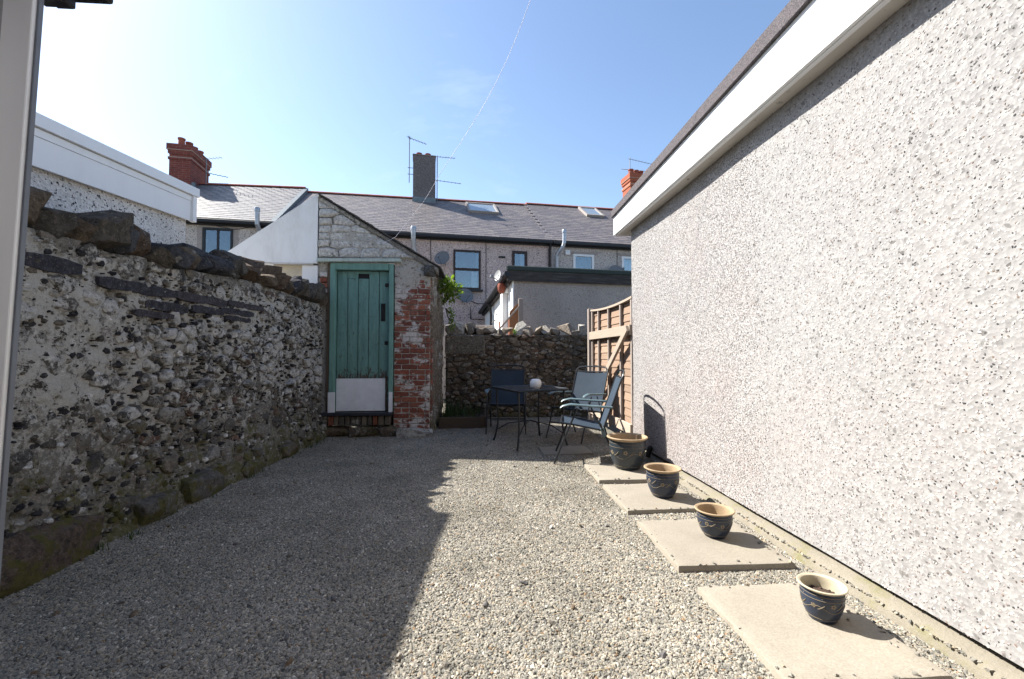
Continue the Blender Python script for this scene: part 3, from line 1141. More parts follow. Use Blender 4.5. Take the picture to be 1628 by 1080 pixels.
NEAR = -2.6
m = M().box((GX + 1.65, (GY + NEAR) / 2, 1.43), (3.28, GY - NEAR - 0.02, 2.64))
gpart('wall', m, MAT['dash_render'])
dash = M()
ny, nzv = 84, 34
ys = np.linspace(NEAR, GY, ny)
zs = np.linspace(0.105, 2.756, nzv)
for y in ys:
    for z in zs:
        dash.v.append((GX + 0.012 * float(fbm(np.array([y * 1.1, z * 1.1, 0]), 2, 4)) - 0.004, y, z))
dash.f = [(i * nzv + j, i * nzv + j + 1, (i + 1) * nzv + j + 1, (i + 1) * nzv + j) for i in range(ny - 1) for j in range(nzv - 1)]
# turn back at the corner and the drip edge below
base = len(dash.v)
for y in ys:
    dash.v.append((GX + 0.03, y, 0.098))
dash.f += [(i * nzv, (i + 1) * nzv, base + i + 1, base + i) for i in range(ny - 1)]
cb0 = len(dash.v)
for z in zs:
    dash.v.append((GX + 0.25, GY + 0.001, z))
dash.f += [((ny - 1) * nzv + j, (ny - 1) * nzv + j + 1, cb0 + j + 1, cb0 + j) for j in range(nzv - 1)]
dash.v = [tuple(np.array(p) - gl0) for p in dash.v]
me = dash.mesh('pebbledash', MAT['dash_render'], smooth=True, fixn=False)
pd = put('pebbledash', me, garage)
pd['kind'] = 'stuff'
# orientation must face the yard (-X)
if me.polygons[10].normal.x > 0:
    me.flip_normals()
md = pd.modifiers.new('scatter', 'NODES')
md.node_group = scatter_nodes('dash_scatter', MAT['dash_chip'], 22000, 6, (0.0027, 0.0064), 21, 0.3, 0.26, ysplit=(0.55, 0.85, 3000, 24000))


# fascia, taper slightly higher towards the camera
FX = 1.745
def ftop(y): return 3.005 + (GY - y) * 0.020
def slab_y(x0, x1, zb, zt, y0=NEAR, y1=GY + 0.27):
    m = M()
    vs = []
    for y in (y0, y1):
        vs += [(x0, y, zb(y)), (x1, y, zb(y)), (x1, y, zt(y)), (x0, y, zt(y))]
    m.add(vs, [(0, 1, 2, 3), (7, 6, 5, 4), (0, 4, 5, 1), (1, 5, 6, 2), (2, 6, 7, 3), (3, 7, 4, 0)])
    return m


gpart('fascia_board', slab_y(FX, FX + 0.022, lambda y: 2.76, ftop), MAT['upvc'])
gpart('fascia_lip', slab_y(FX + 0.0225, FX + 0.05, lambda y: 2.752, lambda y: 2.79), MAT['upvc'])
gpart('soffit_board', slab_y(FX + 0.0505, GX + 0.10, lambda y: 2.757, lambda y: 2.77), MAT['soffit'])
m = slab_y(FX - 0.028, GX + 3.3, lambda y: ftop(y) + 0.002, lambda y: ftop(y) + 0.085 + (GY - y) * 0.006, NEAR, GY + 0.29)
gpart('roof_felt', m, MAT['felt'])
m = M().box((GX + 1.55, GY + 0.255, 2.885), (3.3, 0.024, 0.24))
gpart('end_board', m, MAT['upvc'])
m = slab_y(FX + 0.055, GX + 3.2, lambda y: 2.772, lambda y: ftop(y), NEAR, GY + 0.235)
gpart('roof_deck', m, MAT['roof_deck'])
# concrete footing ledge
m = M()
nseg = 60
for i in range(nseg + 1):
    y = NEAR + (GY + 0.05 - NEAR) * i / nseg
    j1 = 0.010 * float(fbm(np.array([y * 3.0, 0, 0]), 3, 3))
    j2 = 0.008 * float(fbm(np.array([y * 4.0, 7, 0]), 3, 4))
    m.v += [(GX - 0.058 + j1, y, -0.05), (GX - 0.054 + j1, y, 0.036 + j2), (GX - 0.044 + j1, y, 0.052 + j2), (GX + 0.02, y, 0.074 + j2), (GX + 0.3, y, 0.074)]
for i in range(nseg):
    for j in range(4):
        a = i * 5 + j
        m.f.append((a, a + 1, a + 6, a + 5))
m.f.append((0, 1, 2, 3, 4))
m.f.append(tuple(nseg * 5 + j for j in (4, 3, 2, 1, 0)))
gpart('footing_ledge', m, MAT['kerb'], smooth=True)

# ------------------------------------------------------------------ left rubble wall
rng = np.random.default_rng(3)
frL = Frame((-2.54, 1.0), (-2.285, 6.42))
# normal must face +X
if frL.n[0] < 0:
    frL.n = -frL.n
wallL = thing('rubble_wall', 'long lime washed rubble wall on the left with upright coping stones and slate courses', 'wall', (-2.5, 3.7, 0))
wl0 = np.array(wallL.location)


def topL(u): return 1.87 + 0.03 * math.sin(u * 2.1) + 0.022 * u / 2


sh = mortar_sheet(frL, frL.len, topL, 0.016, 0.034, 9, 0.42, foot=0.10)
sh.v = [tuple(np.array(p) - wl0) for p in sh.v]
part('mortar_core', sh, MAT['mortar_left'], wallL, smooth='full')
footL = lambda u, v: 0.10 * max(0.0, 1 - v / 0.45) ** 1.5
pts = poisson(frL.len - 0.9, 1.86, lambda x, y: 0.118 + 0.05 * math.exp(-x / 1.2) + (0.03 if y < 0.4 else 0), 3600, rng)
pts = [(x + 0.9, y) for x, y in pts]
cells = voronoi(pts, 1.45, [(0.85, 0.0), (frL.len - 0.02, 0.0), (frL.len - 0.02, 1.9), (0.85, 1.9)])
# courses of thin slate replace the stones there
slates = [(1.10, 1.715, 0.72, 0.085), (1.92, 1.665, 0.66, 0.080), (2.30, 1.56, 0.42, 0.075), (2.60, 1.665, 0.62, 0.075), (2.76, 1.575, 0.42, 0.065), (3.12, 1.60, 0.55, 0.060), (3.24, 1.675, 0.6, 0.055), (2.2, 1.49, 0.36, 0.055), (3.2, 1.535, 0.4, 0.045)]
def near_slate(c):
    return any(abs(c[1] - v) < 0.065 and u - 0.03 < c[0] < u + w + 0.03 for u, v, w, h in slates)
cells = [c if (c and not near_slate(np.mean(np.array(c), axis=0))) else None for c in cells]
cells = [c if (c and not (np.mean([p[0] for p in c]) < 2.05 and np.mean([p[1] for p in c]) < 0.36)) else None for c in cells]
add_stones(wallL, frL, cells, lambda c: abs(rng.normal(0.020, 0.018)) + 0.004, MAT['stone_left'], MAT['stone_left_small'], rng, 290, 0.86, 0.06, 0.26, footL)
# chips and little stones pressed in the mortar
pts2 = [(rng.uniform(1.0, frL.len - 0.03), rng.uniform(0.05, 1.85)) for _ in range(3600)]
ch = M()
for (u, v) in pts2:
    r = 0.007 + 0.032 * rng.random() ** 2.2
    k = 6
    poly = [(u + r * rng.uniform(0.6, 1.3) * math.cos(2 * PI * i / k), v + 0.72 * r * rng.uniform(0.6, 1.3) * math.sin(2 * PI * i / k)) for i in range(k)]
    vs, fs, c = stone_verts(poly, rng.uniform(0.006, 0.022), rng, 1.0, 0.03, 0.7)
    o_ = frL.w(c[0], c[1], footL(c[0], c[1]) + 0.006) - wl0
    ch.add([frL.u * p[0] + frL.v * p[1] + frL.n * p[2] + o_ for p in vs], fs)
MAT['chips'] = stone_mat('mortar_chips', [(0.03, 0.03, 0.034), (0.46, 0.44, 0.40), (0.10, 0.09, 0.078), (0.05, 0.048, 0.05), (0.62, 0.60, 0.56), (0.16, 0.14, 0.11), (0.04, 0.04, 0.043), (0.25, 0.225, 0.18)], 0.25, (0.3, 0.9, 1.9, 2.1), 0.4, island=True)
q = part('stone_chips', ch, MAT['chips'], wallL)
q['kind'] = 'stuff'
for (u, v, w, h) in slates:
    m = M()
    n_ = 7
    for i in range(n_ + 1):
        uu = u + w * i / n_
        hh = h * rng.uniform(0.75, 1.1) * (0.7 if i in (0, n_) else 1)
        d = 0.022 + rng.uniform(-0.008, 0.012)
        z0 = v - 0.005 * i / n_ + rng.uniform(-0.004, 0.004)
        for (nn, vv) in ((-0.05, z0 - hh / 2), (d, z0 - hh / 2), (d + 0.004, z0 + hh / 2), (-0.05, z0 + hh / 2)):
            m.v.append(tuple(frL.w(uu, vv, nn) - wl0))
    for i in range(n_):
        for j in range(4):
            a = i * 4
            m.f.append((a + j, a + (j + 1) % 4, a + 4 + (j + 1) % 4, a + 4 + j))
    m.f.append((0, 1, 2, 3))
    m.f.append((n_ * 4 + 3, n_ * 4 + 2, n_ * 4 + 1, n_ * 4))
    part('slate_course', m, MAT['slate_strip'], wallL, center=True)
# big brown foundation stone at the near end
m = rock(rng, 0.44, 0.14, 0.175, 41, 3, 0.34, 26)
q = put('boulder', m.mesh('boulder', MAT['boulder']), wallL, tuple(frL.w(1.52, 0.13, 0.02) - wl0), (0, 0.12, math.atan2(frL.u[1], frL.u[0])))
q['label'] = 'large brown foundation stone at the near foot of the wall'
for (u, v, sx_, sz_) in ((2.35, 0.08, 0.18, 0.10), (2.85, 0.10, 0.26, 0.13), (3.5, 0.06, 0.16, 0.09), (4.3, 0.07, 0.2, 0.1)):
    m = rock(rng, sx_, 0.10, sz_, int(u * 10), 2, 0.25)
    put('base_stone', m.mesh('base_stone', MAT['stone_left']), wallL, tuple(frL.w(u, v, 0.06) - wl0), (0, 0, math.atan2(frL.u[1], frL.u[0])))
# upright coping stones
u = 0.95
i = 0
while u < frL.len - 0.05:
    far = u / frL.len
    w = rng.uniform(0.12, 0.22) * (1.15 - 0.35 * far)
    if u < 2.0:
        w *= 1.10
    h = rng.uniform(0.19, 0.30) * (0.95 if far > 0.5 else 1.0)
    if i % 5 == 3:
        h *= 0.72
    m = rock(rng, w * 0.62, 0.22, h * 0.5, 100 + i, 3, 0.32, 22)
    h *= 1 + 0.16 * max(0, far - 0.5) * 2
    o_ = frL.w(u + w / 2, topL(u) + h * 0.46, -0.12 + rng.uniform(-0.03, 0.03)) - wl0
    put('coping_stone', m.mesh('coping_stone', MAT['coping']), wallL, tuple(o_), (rng.uniform(-0.15, 0.15), rng.uniform(-0.28, 0.28), math.atan2(frL.u[1], frL.u[0]) + rng.uniform(-0.2, 0.2)))
    u += w * 0.88
    i += 1

# ------------------------------------------------------------------ flat roofed outbuilding behind the left wall
ob = thing('outbuilding', 'low flat roofed outbuilding with deep white fascia behind the left stone wall', 'outbuilding', (-4.5, 1.5, 0))
ob0 = np.array(ob.location)
OX, OY = -2.96, 4.66
def opart(name, m, mat, **k):
    m.v = [tuple(np.array(p) - ob0) for p in m.v]
    return part(name, m, mat, ob, **k)
def slope_box(x0, x1, zb, zt, y0, y1):
    return slab_y(x0, x1, zb, zt, y0, y1)
zt = lambda y: 2.755 + 0.070 * (y - 2.86)
opart('wall', slope_box(-5.98, -3.02, lambda y: -0.05, lambda y: zt(y) - 0.075, -1.55, OY - 0.03), MAT['dash_left'])
opart('fascia_board', slope_box(OX - 0.02, OX, lambda y: zt(y) - 0.325, lambda y: zt(y) - 0.125, -1.6, OY - 0.055), MAT['upvc'])
opart('fascia_strip', slope_box(OX - 0.02, OX + 0.006, lambda y: zt(y) - 0.1225, lambda y: zt(y) - 0.07, -1.6, OY - 0.055), MAT['upvc'])
opart('corner_cap', M().box((OX + 0.001, OY - 0.026, zt(OY) - 0.200), (0.045, 0.055, 0.262)), MAT['upvc'])
opart('roof_trim', slope_box(OX - 0.08, OX + 0.035, lambda y: zt(y) - 0.064, lambda y: zt(y) + 0.022, -1.6, OY + 0.025), MAT['upvc'])
opart('end_board', M().box((-4.45, OY - 0.012, zt(OY) - 0.18), (2.98, 0.02, 0.22)), MAT['upvc'])
opart('roof_felt', slope_box(-6.0, OX - 0.085, lambda y: zt(y) - 0.06, lambda y: zt(y) + 0.005, -1.6, OY + 0.02), MAT['felt'])
opart('soffit_board', slope_box(-3.05, OX - 0.021, lambda y: zt(y) - 0.315, lambda y: zt(y) - 0.30, -1.6, OY - 0.06), MAT['soffit'])

# ------------------------------------------------------------------ plastic door post close to the camera
lean = math.radians(2.1)
post = thing('door_post', 'grey white plastic door post with dark edge, upright at left edge close by', 'post', (-1.412, 1.3, 0))
Rp = Matrix.Rotation(lean, 3, 'Y')
def ppart(name, c, s, mat, bev=0.004):
    return part(name, M().box(tuple(Rp @ Vector(c)), s, Rp, bev), mat, post, smooth=False)
ppart('post_face', (0.026, 0.0, 1.5), (0.079, 0.024, 3.2), MAT['upvc_grey'], 0.002)
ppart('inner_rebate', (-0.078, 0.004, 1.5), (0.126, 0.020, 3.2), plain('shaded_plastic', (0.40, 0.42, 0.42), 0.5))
ppart('edge_strip', (0.0690, 0.006, 1.5), (0.006, 0.014, 3.2), MAT['upvc_dark'], 0.001)
m = M().lathe([(0.0, 0.0), (0.006, 0.0), (0.006, 0.003), (0.002, 0.005)], 10)
o = part('screw', m, MAT['galv'], post)
o.location = Rp @ Vector((0.006, -0.0125, 0.975))
o.rotation_euler = (PI / 2, 0, 0)
gut = thing('eaves_gutter', 'black gutter end with bracket overhead at the top left corner', 'gutter', (-1.235, 1.32, 2.212))
part('bracket', M().box((-0.004, 0.02, 0.040), (0.055, 0.04, 0.05), None, 0.006).box((-0.045, 0.02, 0.040), (0.04, 0.04, 0.04), None, 0.004), MAT['black_plastic'], gut)
part('gutter_trough', M().box((0.045, 0.04, 0.079), (0.13, 0.05, 0.05), None, 0.008), MAT['black_plastic'], gut)

lean = thing('lean_to', 'plastic clad lean to porch whose corner post fills the left edge', 'porch', (-2.2, 0.2, 0))
ln0 = np.array(lean.location)
for nm, c_, s_, mt in (('wall', (-2.17, 0.16, 1.1), (1.34, 2.14, 2.3), MAT['upvc_grey']), ('roof', (-2.10, 0.18, 2.36), (1.50, 2.24, 0.14), MAT['felt'])):
    part(nm, M().box(tuple(np.array(c_) - ln0), s_, None, 0.004), mt, lean)

# ------------------------------------------------------------------ the house at whose back door the camera stands
hb = thing('back_house', 'two storey house with a back door, standing behind the photographer', 'house', (-2.4, -0.9, 0))
hl0 = np.array(hb.location)
MB_ = plain('house_brickwork', (0.13, 0.085, 0.07), 0.9, var=0.25)
def hpart(name, m, mat, parent=None):
    m.v = [tuple(np.array(p) - hl0) for p in m.v]
    return part(name, m, mat, parent or hb)
m = M()
for (xa, xb, za, zb) in ((-7.5, -1.2, -0.05, 5.6), (-0.2, 1.85, -0.05, 5.6), (-1.2, -0.2, 2.1, 5.6)):
    m.box(((xa + xb) / 2, -1.05, (za + zb) / 2), (xb - xa, 0.3, zb - za))
hpart('wall', m, MB_)
hpart('roof', M().prism([(-0.75, 5.55), (-4.6, 8.2), (-8.4, 5.55)], 'x', -7.7, 2.0), MAT['slate_dark'])
hpart('door', M().box((-0.7, -1.1, 1.02), (0.98, 0.06, 2.12)), MAT['upvc_grey'])
for (x_, z_) in ((-4.2, 4.0), (0.6, 4.0), (-4.2, 1.5)):
    w_ = hpart('window', M().box((x_, -0.885, z_), (1.3, 0.03, 1.2)), MAT['white_frame'])
    hpart('pane', M().box((x_, -0.868, z_), (1.15, 0.01, 1.05)), MAT['room'], w_)

# ------------------------------------------------------------------ stone and brick privy with the teal door
SY = 6.42
shed = thing('brick_privy', 'old whitewashed stone and brick privy with a slate gable and teal plank door', 'shed', (-2.3, 7.3, 0))
s0 = np.array(shed.location)
def spart(name, m, mat, **k):
    m.v = [tuple(np.array(p) - s0) for p in m.v]
    return part(name, m, mat, k.pop('parent', shed), **k)
APX, APZ, EVX, EVZ = -2.36, 3.49, -0.665, 2.47
LEX = -4.05
def roofz(x): return APZ - (x - APX) * (APZ - EVZ) / (EVX - APX) if x > APX else APZ - (APX - x) * 0.70
BK = 8.22
# body (rear walls, right flank)
fl = Frame((-0.735, SY + 0.10), (-0.72, BK))
fl.n = np.array([1.0, 0, 0])
spart('side_wall', mortar_sheet(fl, fl.len, lambda u: 2.44, 0.02, 0.040, 77, 0.2), mortar_mat('rough_flank_mortar', (0.20, 0.165, 0.125), 0.45, None, 0.2), smooth='full')
# gable backing, with the door opening left open
m = M()
m.prism([(-2.36, 2.58), (-0.94, 2.58), (-2.36, APZ - 0.05)], 'y', SY + 0.03, SY + 0.3)
m.prism([(-1.27, -0.05), (-0.77, -0.05), (-0.77, 2.475), (-0.94, 2.578), (-1.27, 2.578)], 'y', SY + 0.045, SY + 0.3)
m.prism([(-2.36, -0.05), (-2.22, -0.05), (-2.22, 2.58), (-2.36, 2.58)], 'y', SY + 0.03, SY + 0.3)
m.prism([(-2.22, -0.05), (-1.27, -0.05), (-1.27, 0.12), (-2.22, 0.12)], 'y', SY + 0.07, SY + 0.3)
spart('gable_mortar', m, MAT['mortar_shed'])
spart('dark_interior', M().box((-1.75, SY + 0.42, 1.3), (1.1, 0.05, 2.5)), MAT['room'])
# smooth white half of the gable
m = M().prism([(-2.365, 2.50), (-2.365, APZ + 0.02), (-2.44, APZ - 0.02), (-3.81, 2.505)], 'y', SY - 0.012, SY + 0.28)
spart('white_gable_panel', m, MAT['white_wall'])
m = M().prism([(-2.58, -0.05), (-2.365, -0.05), (-2.365, 2.47), (-2.58, 2.47)], 'y', SY + 0.005, SY + 0.28)
m.prism([(-4.3, -0.05), (-2.98, -0.05), (-2.98, 2.495), (-4.3, 2.495)], 'y', SY + 0.012, SY + 0.28)
spart('white_wall', m, MAT['white_wall'])
spart('timber_sheet', M().box((-2.78, SY + 0.06, 2.15), (0.40, 0.03, 0.66)), MAT['cream_board'])
spart('sheet_lintel', M().box((-2.70, SY - 0.005, 2.487), (0.56, 0.05, 0.022)), MAT['soffit'])
# gable stones
rng2 = np.random.default_rng(8)
gfr = Frame((-2.355, SY), (0, SY))
gfr.n = np.array([0, -1.0, 0])
def ingable(u, v): return v < roofz(-2.355 + u) - 0.10 and v > 2.60
sites = []
z = 2.67
while z < 3.45:
    hrow = rng2.uniform(0.10, 0.15)
    x = rng2.uniform(0, 0.1)
    while x < 1.7:
        if ingable(x, z):
            sites.append((x, z + rng2.uniform(-0.012, 0.012)))
        x += rng2.uniform(0.20, 0.42)
    z += hrow
gpoly = [(0.0, 2.585), (1.38, 2.585), (0.0, roofz(-2.355) - 0.07)]
cells = voronoi(sites, 2.6, gpoly)
shed_loc = shed.location.copy()
add_stones(shed, gfr, cells, lambda c: rng2.uniform(0.008, 0.055), MAT['gable_stone'], MAT['gable_stone'], rng2, 80, 0.97, 0.04, 0.04)
# bricks of the pillar
BW, BH, J = 0.215, 0.068, 0.011
rb = random.Random(3)
x0, x1 = -1.262, -0.752
brick_cache = {}
def brick(w, d, h, mat, cx_, cy_, cz_, rz=0.0, nm='brick'):
    key = (round(w, 3), round(d, 3), round(h, 3), mat.name)
    if key not in brick_cache:
        brick_cache[key] = M().box((0, 0, 0), (w, d, h), None, 0.007).mesh('brick', mat)
    return put(nm, brick_cache[key], shed, (cx_ - s0[0], cy_ - s0[1], cz_ - s0[2]), (rb.uniform(-0.015, 0.015), rb.uniform(-0.012, 0.012), rz + rb.uniform(-0.02, 0.02)))
z = 0.10
row = 0
while z < 2.52:
    x = x0
    lens = [0.215, 0.215, 0.06] if row % 2 == 0 else [0.102, 0.215, 0.171]
    if row % 6 == 3:
        lens = [0.102, 0.102, 0.102, 0.102, 0.116]
    for w in lens:
        w = min(w, x1 - x)
        if w > 0.05 and z + BH < roofz(x + w) - 0.05:
            brick(w, 0.10, BH, MAT['brick'], x + w / 2, SY + 0.05 + rb.uniform(-0.006, 0.007), z + BH / 2)
        x += w + J
    z += BH + J
    row += 1
# thin uneven plaster left on the gable and the pillar
gf2 = Frame((-2.352, SY), (-0.98, SY))
gf2.n = np.array([0, -1.0, 0])
sk = mortar_sheet(gf2, gf2.len, lambda u: max(2.60, roofz(-2.352 + u) - 0.075), 0.014, 0.030, 301, 0.02, 0.0, 6.0, 2.59)
sk.v = [(p[0], p[1] - 0.012 + 0.020 * min(1, max(0, (p[2] - 2.85) / 0.3)) , p[2]) for p in sk.v]
spart('plaster_skin', sk, MAT['plaster'], smooth='full')
pf2 = Frame((-1.265, SY), (x1 + 0.004, SY))
pf2.n = np.array([0, -1.0, 0])
sk = mortar_sheet(pf2, pf2.len, lambda u: roofz(-1.265 + u) - 0.07, 0.012, 0.019, 322, 0.02, 0.0, 5.0, 0.16)
sk.v = [(p[0], p[1] + 0.0110 - 0.0185 * min(1, max(0, (p[2] - 2.15) / 0.25)), p[2]) for p in sk.v]
spart('plaster_skin', sk, MAT['plaster'], smooth='full')
# quoin bricks showing on the flank
z = 0.10
row = 0
while z < 2.3:
    d = 0.10 if row % 2 else 0.21
    brick(0.03, d, BH, MAT['brick'], x1 - 0.003 + 0.004, SY + 0.13 + d / 2, z + BH / 2)
    z += BH + J
    row += 1
# red bricks at the left jamb
for k in range(4):
    brick(0.10, 0.09, BH, MAT['brick'], -2.27, SY + 0.03, 2.10 + k * 0.079)
# step course of bricks on edge under the sill
x = -2.34
k = 0
while x < -1.31:
    w = rb.uniform(0.058, 0.078)
    brick(round(w, 2), 0.16, 0.13, MAT['brick_bare'], x + w / 2, SY + 0.035 + rb.uniform(-0.01, 0.01), 0.235)
    x += w + 0.014
    k += 1
m = rock(rng2, 0.26, 0.10, 0.075, 5, 3, 0.18)
q = put('base_stone', m.mesh('base_stone', MAT['pale_boulder']), shed, tuple(np.array((-0.95, SY - 0.03, 0.055)) - s0))
for k, (x, w) in enumerate(((-2.1, 0.24), (-1.68, 0.22), (-1.32, 0.16))):
    m = rock(rng2, w, 0.10, 0.085, 50 + k, 2, 0.2)
    put('base_stone', m.mesh('base_stone', MAT['stone_back']), shed, tuple(np.array((x, SY + 0.05, 0.07)) - s0))
spart('slate_sill', M().box((-1.80, SY - 0.005, 0.332), (1.06, 0.18, 0.045), None, 0.006), MAT['slate_sill'])
# lintel board
spart('lintel_board', M().box((-1.76, SY - 0.03, 2.545), (1.18, 0.09, 0.05), Matrix.Rotation(-0.012, 3, 'Y'), 0.005), flaked_wood('pale_flaked_lintel', (0.45, 0.52, 0.47), (0.10, 0.085, 0.065), 0.10, (0, 0.1)))
# door frame
FRL, FRR = -2.175, -1.275
spart('door_frame', M().box((FRL + 0.037, SY + 0.02, 1.43), (0.075, 0.10, 2.15), None, 0.006)
      .box((FRR - 0.032, SY + 0.02, 1.43), (0.064, 0.10, 2.15), None, 0.006)
      .box(((FRL + FRR) / 2, SY + 0.022, 2.46), (FRR - FRL - 0.14, 0.098, 0.10), None, 0.006), MAT['teal_frame'])
spart('frame_edge', M().box((FRL - 0.022, SY + 0.03, 1.43), (0.038, 0.09, 2.15)), MAT['bed_wood'])
door = spart('door', M().box(((FRL + FRR) / 2 + 0.005, SY + 0.085, 1.38), (FRR - FRL - 0.145, 0.02, 2.06)), MAT['bed_wood'])
dx0, dx1 = FRL + 0.078, FRR - 0.067
npl = 5
pw = (dx1 - dx0) / npl
for k in range(npl):
    wj = rb.uniform(-0.003, 0.003)
    z1 = 2.40 - (0.0 if k in (0, 3, 4) else 0.0)
    zc, hh = (0.37 + z1) / 2, z1 - 0.37
    if k in (1, 2):                       # the ventilation slot is cut in the tops of two planks
        zz = 2.295
        hh, zc = zz - 0.37, (0.37 + zz) / 2
    o = part('plank', M().box((0, 0, 0), (pw - 0.009, 0.024, hh), None, 0.005), MAT['teal'], door)
    o.location = tuple(np.array((dx0 + pw * (k + 0.5), SY + 0.062 + rb.uniform(-0.003, 0.003), zc)) - s0)
# strips round the slot
sx0, sx1 = -1.80, -1.575
for (xa, xb, za, zb) in ((dx0 + pw, sx0, 2.297, 2.40), (sx1, dx0 + 3 * pw, 2.297, 2.40), (sx0 - 0.0, sx1, 2.368, 2.40)):
    if xb - xa > 0.01:
        part('slot_edge', M().box(tuple(np.array(((xa + xb) / 2, SY + 0.062, (za + zb) / 2)) - s0), (xb - xa - 0.002, 0.022, zb - za)), MAT['teal'], door)
part('vent_slot', M().box(tuple(np.array(((sx0 + sx1) / 2, SY + 0.074, 2.332)) - s0), (sx1 - sx0, 0.004, 0.072)), MAT['black_iron'], door)
m = M().box(tuple(np.array((-1.745, SY + 0.046, 0.60)) - s0), (0.695, 0.006, 0.47), None, 0.002)
kick = part('kick_plate', m, MAT['kick'], door)
scr = M()
for i in range(6):
    for zz in (0.40, 0.815):
        scr.box(tuple(np.array((-2.06 + i * 0.126, SY + 0.0415, zz)) - s0), (0.008, 0.003, 0.008))
part('screw_heads', scr, MAT['galv'], door)
m = M().box(tuple(np.array((-1.435, SY + 0.044, 1.80)) - s0), (0.062, 0.012, 0.26), None, 0.004)
m.box(tuple(np.array((-1.435, SY + 0.03, 1.90)) - s0), (0.012, 0.03, 0.05), None, 0.003)
part('lock_plate', m, MAT['black_iron'], door)
part('hinge', M().box(tuple(np.array((-1.385, SY + 0.045, 2.20)) - s0), (0.05, 0.01, 0.055)), MAT['black_iron'], door)
part('hinge', M().box(tuple(np.array((-1.385, SY + 0.045, 1.35)) - s0), (0.05, 0.01, 0.055)), MAT['black_iron'], door)
for x, w in ((FRL + 0.045, 0.10), (FRR - 0.026, 0.055)):
    spart('frame_patch', M().box((x, SY - 0.04, 0.50), (w, 0.012, 0.29), None, 0.003), MAT['kick'])
# slate roof with mortared verge
rr = random.Random(6)
def shed_slate(xa, za, dx, dz, y0, y1, thick=0.016):
    L_ = math.hypot(dx, dz)
    nx_, nz_ = -dz / L_, dx / L_
    if nz_ < 0:
        nx_, nz_ = -nx_, -nz_
    return [(xa, y, za) for y in (y0, y1)] + [(xa + dx, y, za + dz) for y in (y1, y0)], (nx_ * thick, nz_ * thick)
for side in (1, -1):
    dxs = (EVX - APX + 0.07) if side > 0 else -(APX - LEX + 0.1)
    rows = 9
    for i in range(rows):
        for j in range(6):
            f0, f1 = max(0, (i - 0.25) / rows), (i + 1.0) / rows
            xa, xb = APX + dxs * f0, APX + dxs * f1
            za, zb = roofz(xa), roofz(xb)
            y0 = SY - (0.045 if side > 0 else -0.02) + (BK - SY) * j / 6 + rr.uniform(-0.006, 0.006) - (0.015 * rr.random() if j == 0 and side > 0 else 0)
            y1 = SY - 0.045 + (BK - SY) * (j + 1) / 6 - 0.004
            q4, (ox, oz) = shed_slate(xa, za + 0.012, xb - xa, zb - za + 0.012, y0, y1)
            m = M()
            m.add(q4 + [(x + ox, y, z_ + oz) for x, y, z_ in q4], [(0, 1, 2, 3), (7, 6, 5, 4), (0, 4, 5, 1), (1, 5, 6, 2), (2, 6, 7, 3), (3, 7, 4, 0)])
            m.v = [tuple(np.array(p) - s0) for p in m.v]
            part('roof_slate', m, MAT['slate_dark'], shed, center=True)
# rough mortar fillet below the verge
m = M()
nn = 60
for i in range(nn + 1):
    x = APX + (EVX + 0.03 - APX) * i / nn
    zz = roofz(x) + 0.005
    j = 0.012 * float(fbm(np.array([x * 9, 0, 0]), 4, 2))
    d = 0.03 + 0.02 * float(fbm(np.array([x * 7, 5, 0]), 4, 6))
    hgt = 0.085 + 0.04 * float(fbm(np.array([x * 5, 9, 0]), 3, 7))
    m.v += [(x, SY + 0.1, zz), (x, SY - d * 0.7, zz), (x, SY - d, zz - hgt * 0.4), (x, SY - d * 0.6 + j, zz - hgt), (x, SY + 0.1, zz - hgt)]
for i in range(nn):
    for j in range(5):
        m.f.append((i * 5 + j, i * 5 + (j + 1) % 5, (i + 1) * 5 + (j + 1) % 5, (i + 1) * 5 + j))
m.f += [(0, 1, 2, 3, 4), tuple(nn * 5 + j for j in (4, 3, 2, 1, 0))]
spart('verge_mortar', m, stone_mat('grey_verge_mortar', [(0.27, 0.255, 0.225)], 0.45, None, 0.1), smooth='full')
spart('rear_wall', M().box((-2.4, BK - 0.1, 1.22), (3.3, 0.2, 2.44)), MAT['mortar_shed'])
put('eaves_stone', rock(rng2, 0.10, 0.12, 0.09, 88, 2, 0.25).mesh('eaves_stone', MAT['coping']), shed, tuple(np.array((-0.74, SY - 0.03, 2.40)) - s0))

# ------------------------------------------------------------------ back rubble wall
rng3 = np.random.default_rng(15)
frB = Frame((-0.66, 8.16), (3.2, 8.26))
frB.n = np.array([frB.u[1], -frB.u[0], 0.0])
wb = thing('boundary_wall', 'shaded brown rubble boundary wall behind the garden table with loose pale coping stones', 'wall', (1.2, 8.4, 0))
wb0 = np.array(wb.location)
sh = mortar_sheet(frB, frB.len, lambda u: 1.55, 0.026, 0.022, 33, 0.4)
sh.v = [tuple(np.array(p) - wb0) for p in sh.v]
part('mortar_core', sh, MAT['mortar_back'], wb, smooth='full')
pts = poisson(2.85, 1.55, lambda x, y: 0.118, 3000, rng3)
cells = voronoi(pts, 2.0, [(0, 0), (2.85, 0), (2.85, 1.55), (0, 1.55)])
cells = [c if c and not (np.mean([p[0] for p in c]) < 0.72 and np.mean([p[1] for p in c]) > 1.16) else None for c in cells]
add_stones(wb, frB, cells, lambda c: abs(rng3.normal(0.026, 0.020)) + 0.008, MAT['stone_back'], MAT['stone_back_small'], rng3, 290, 0.90, 0.06, 0.24)
ch = M()
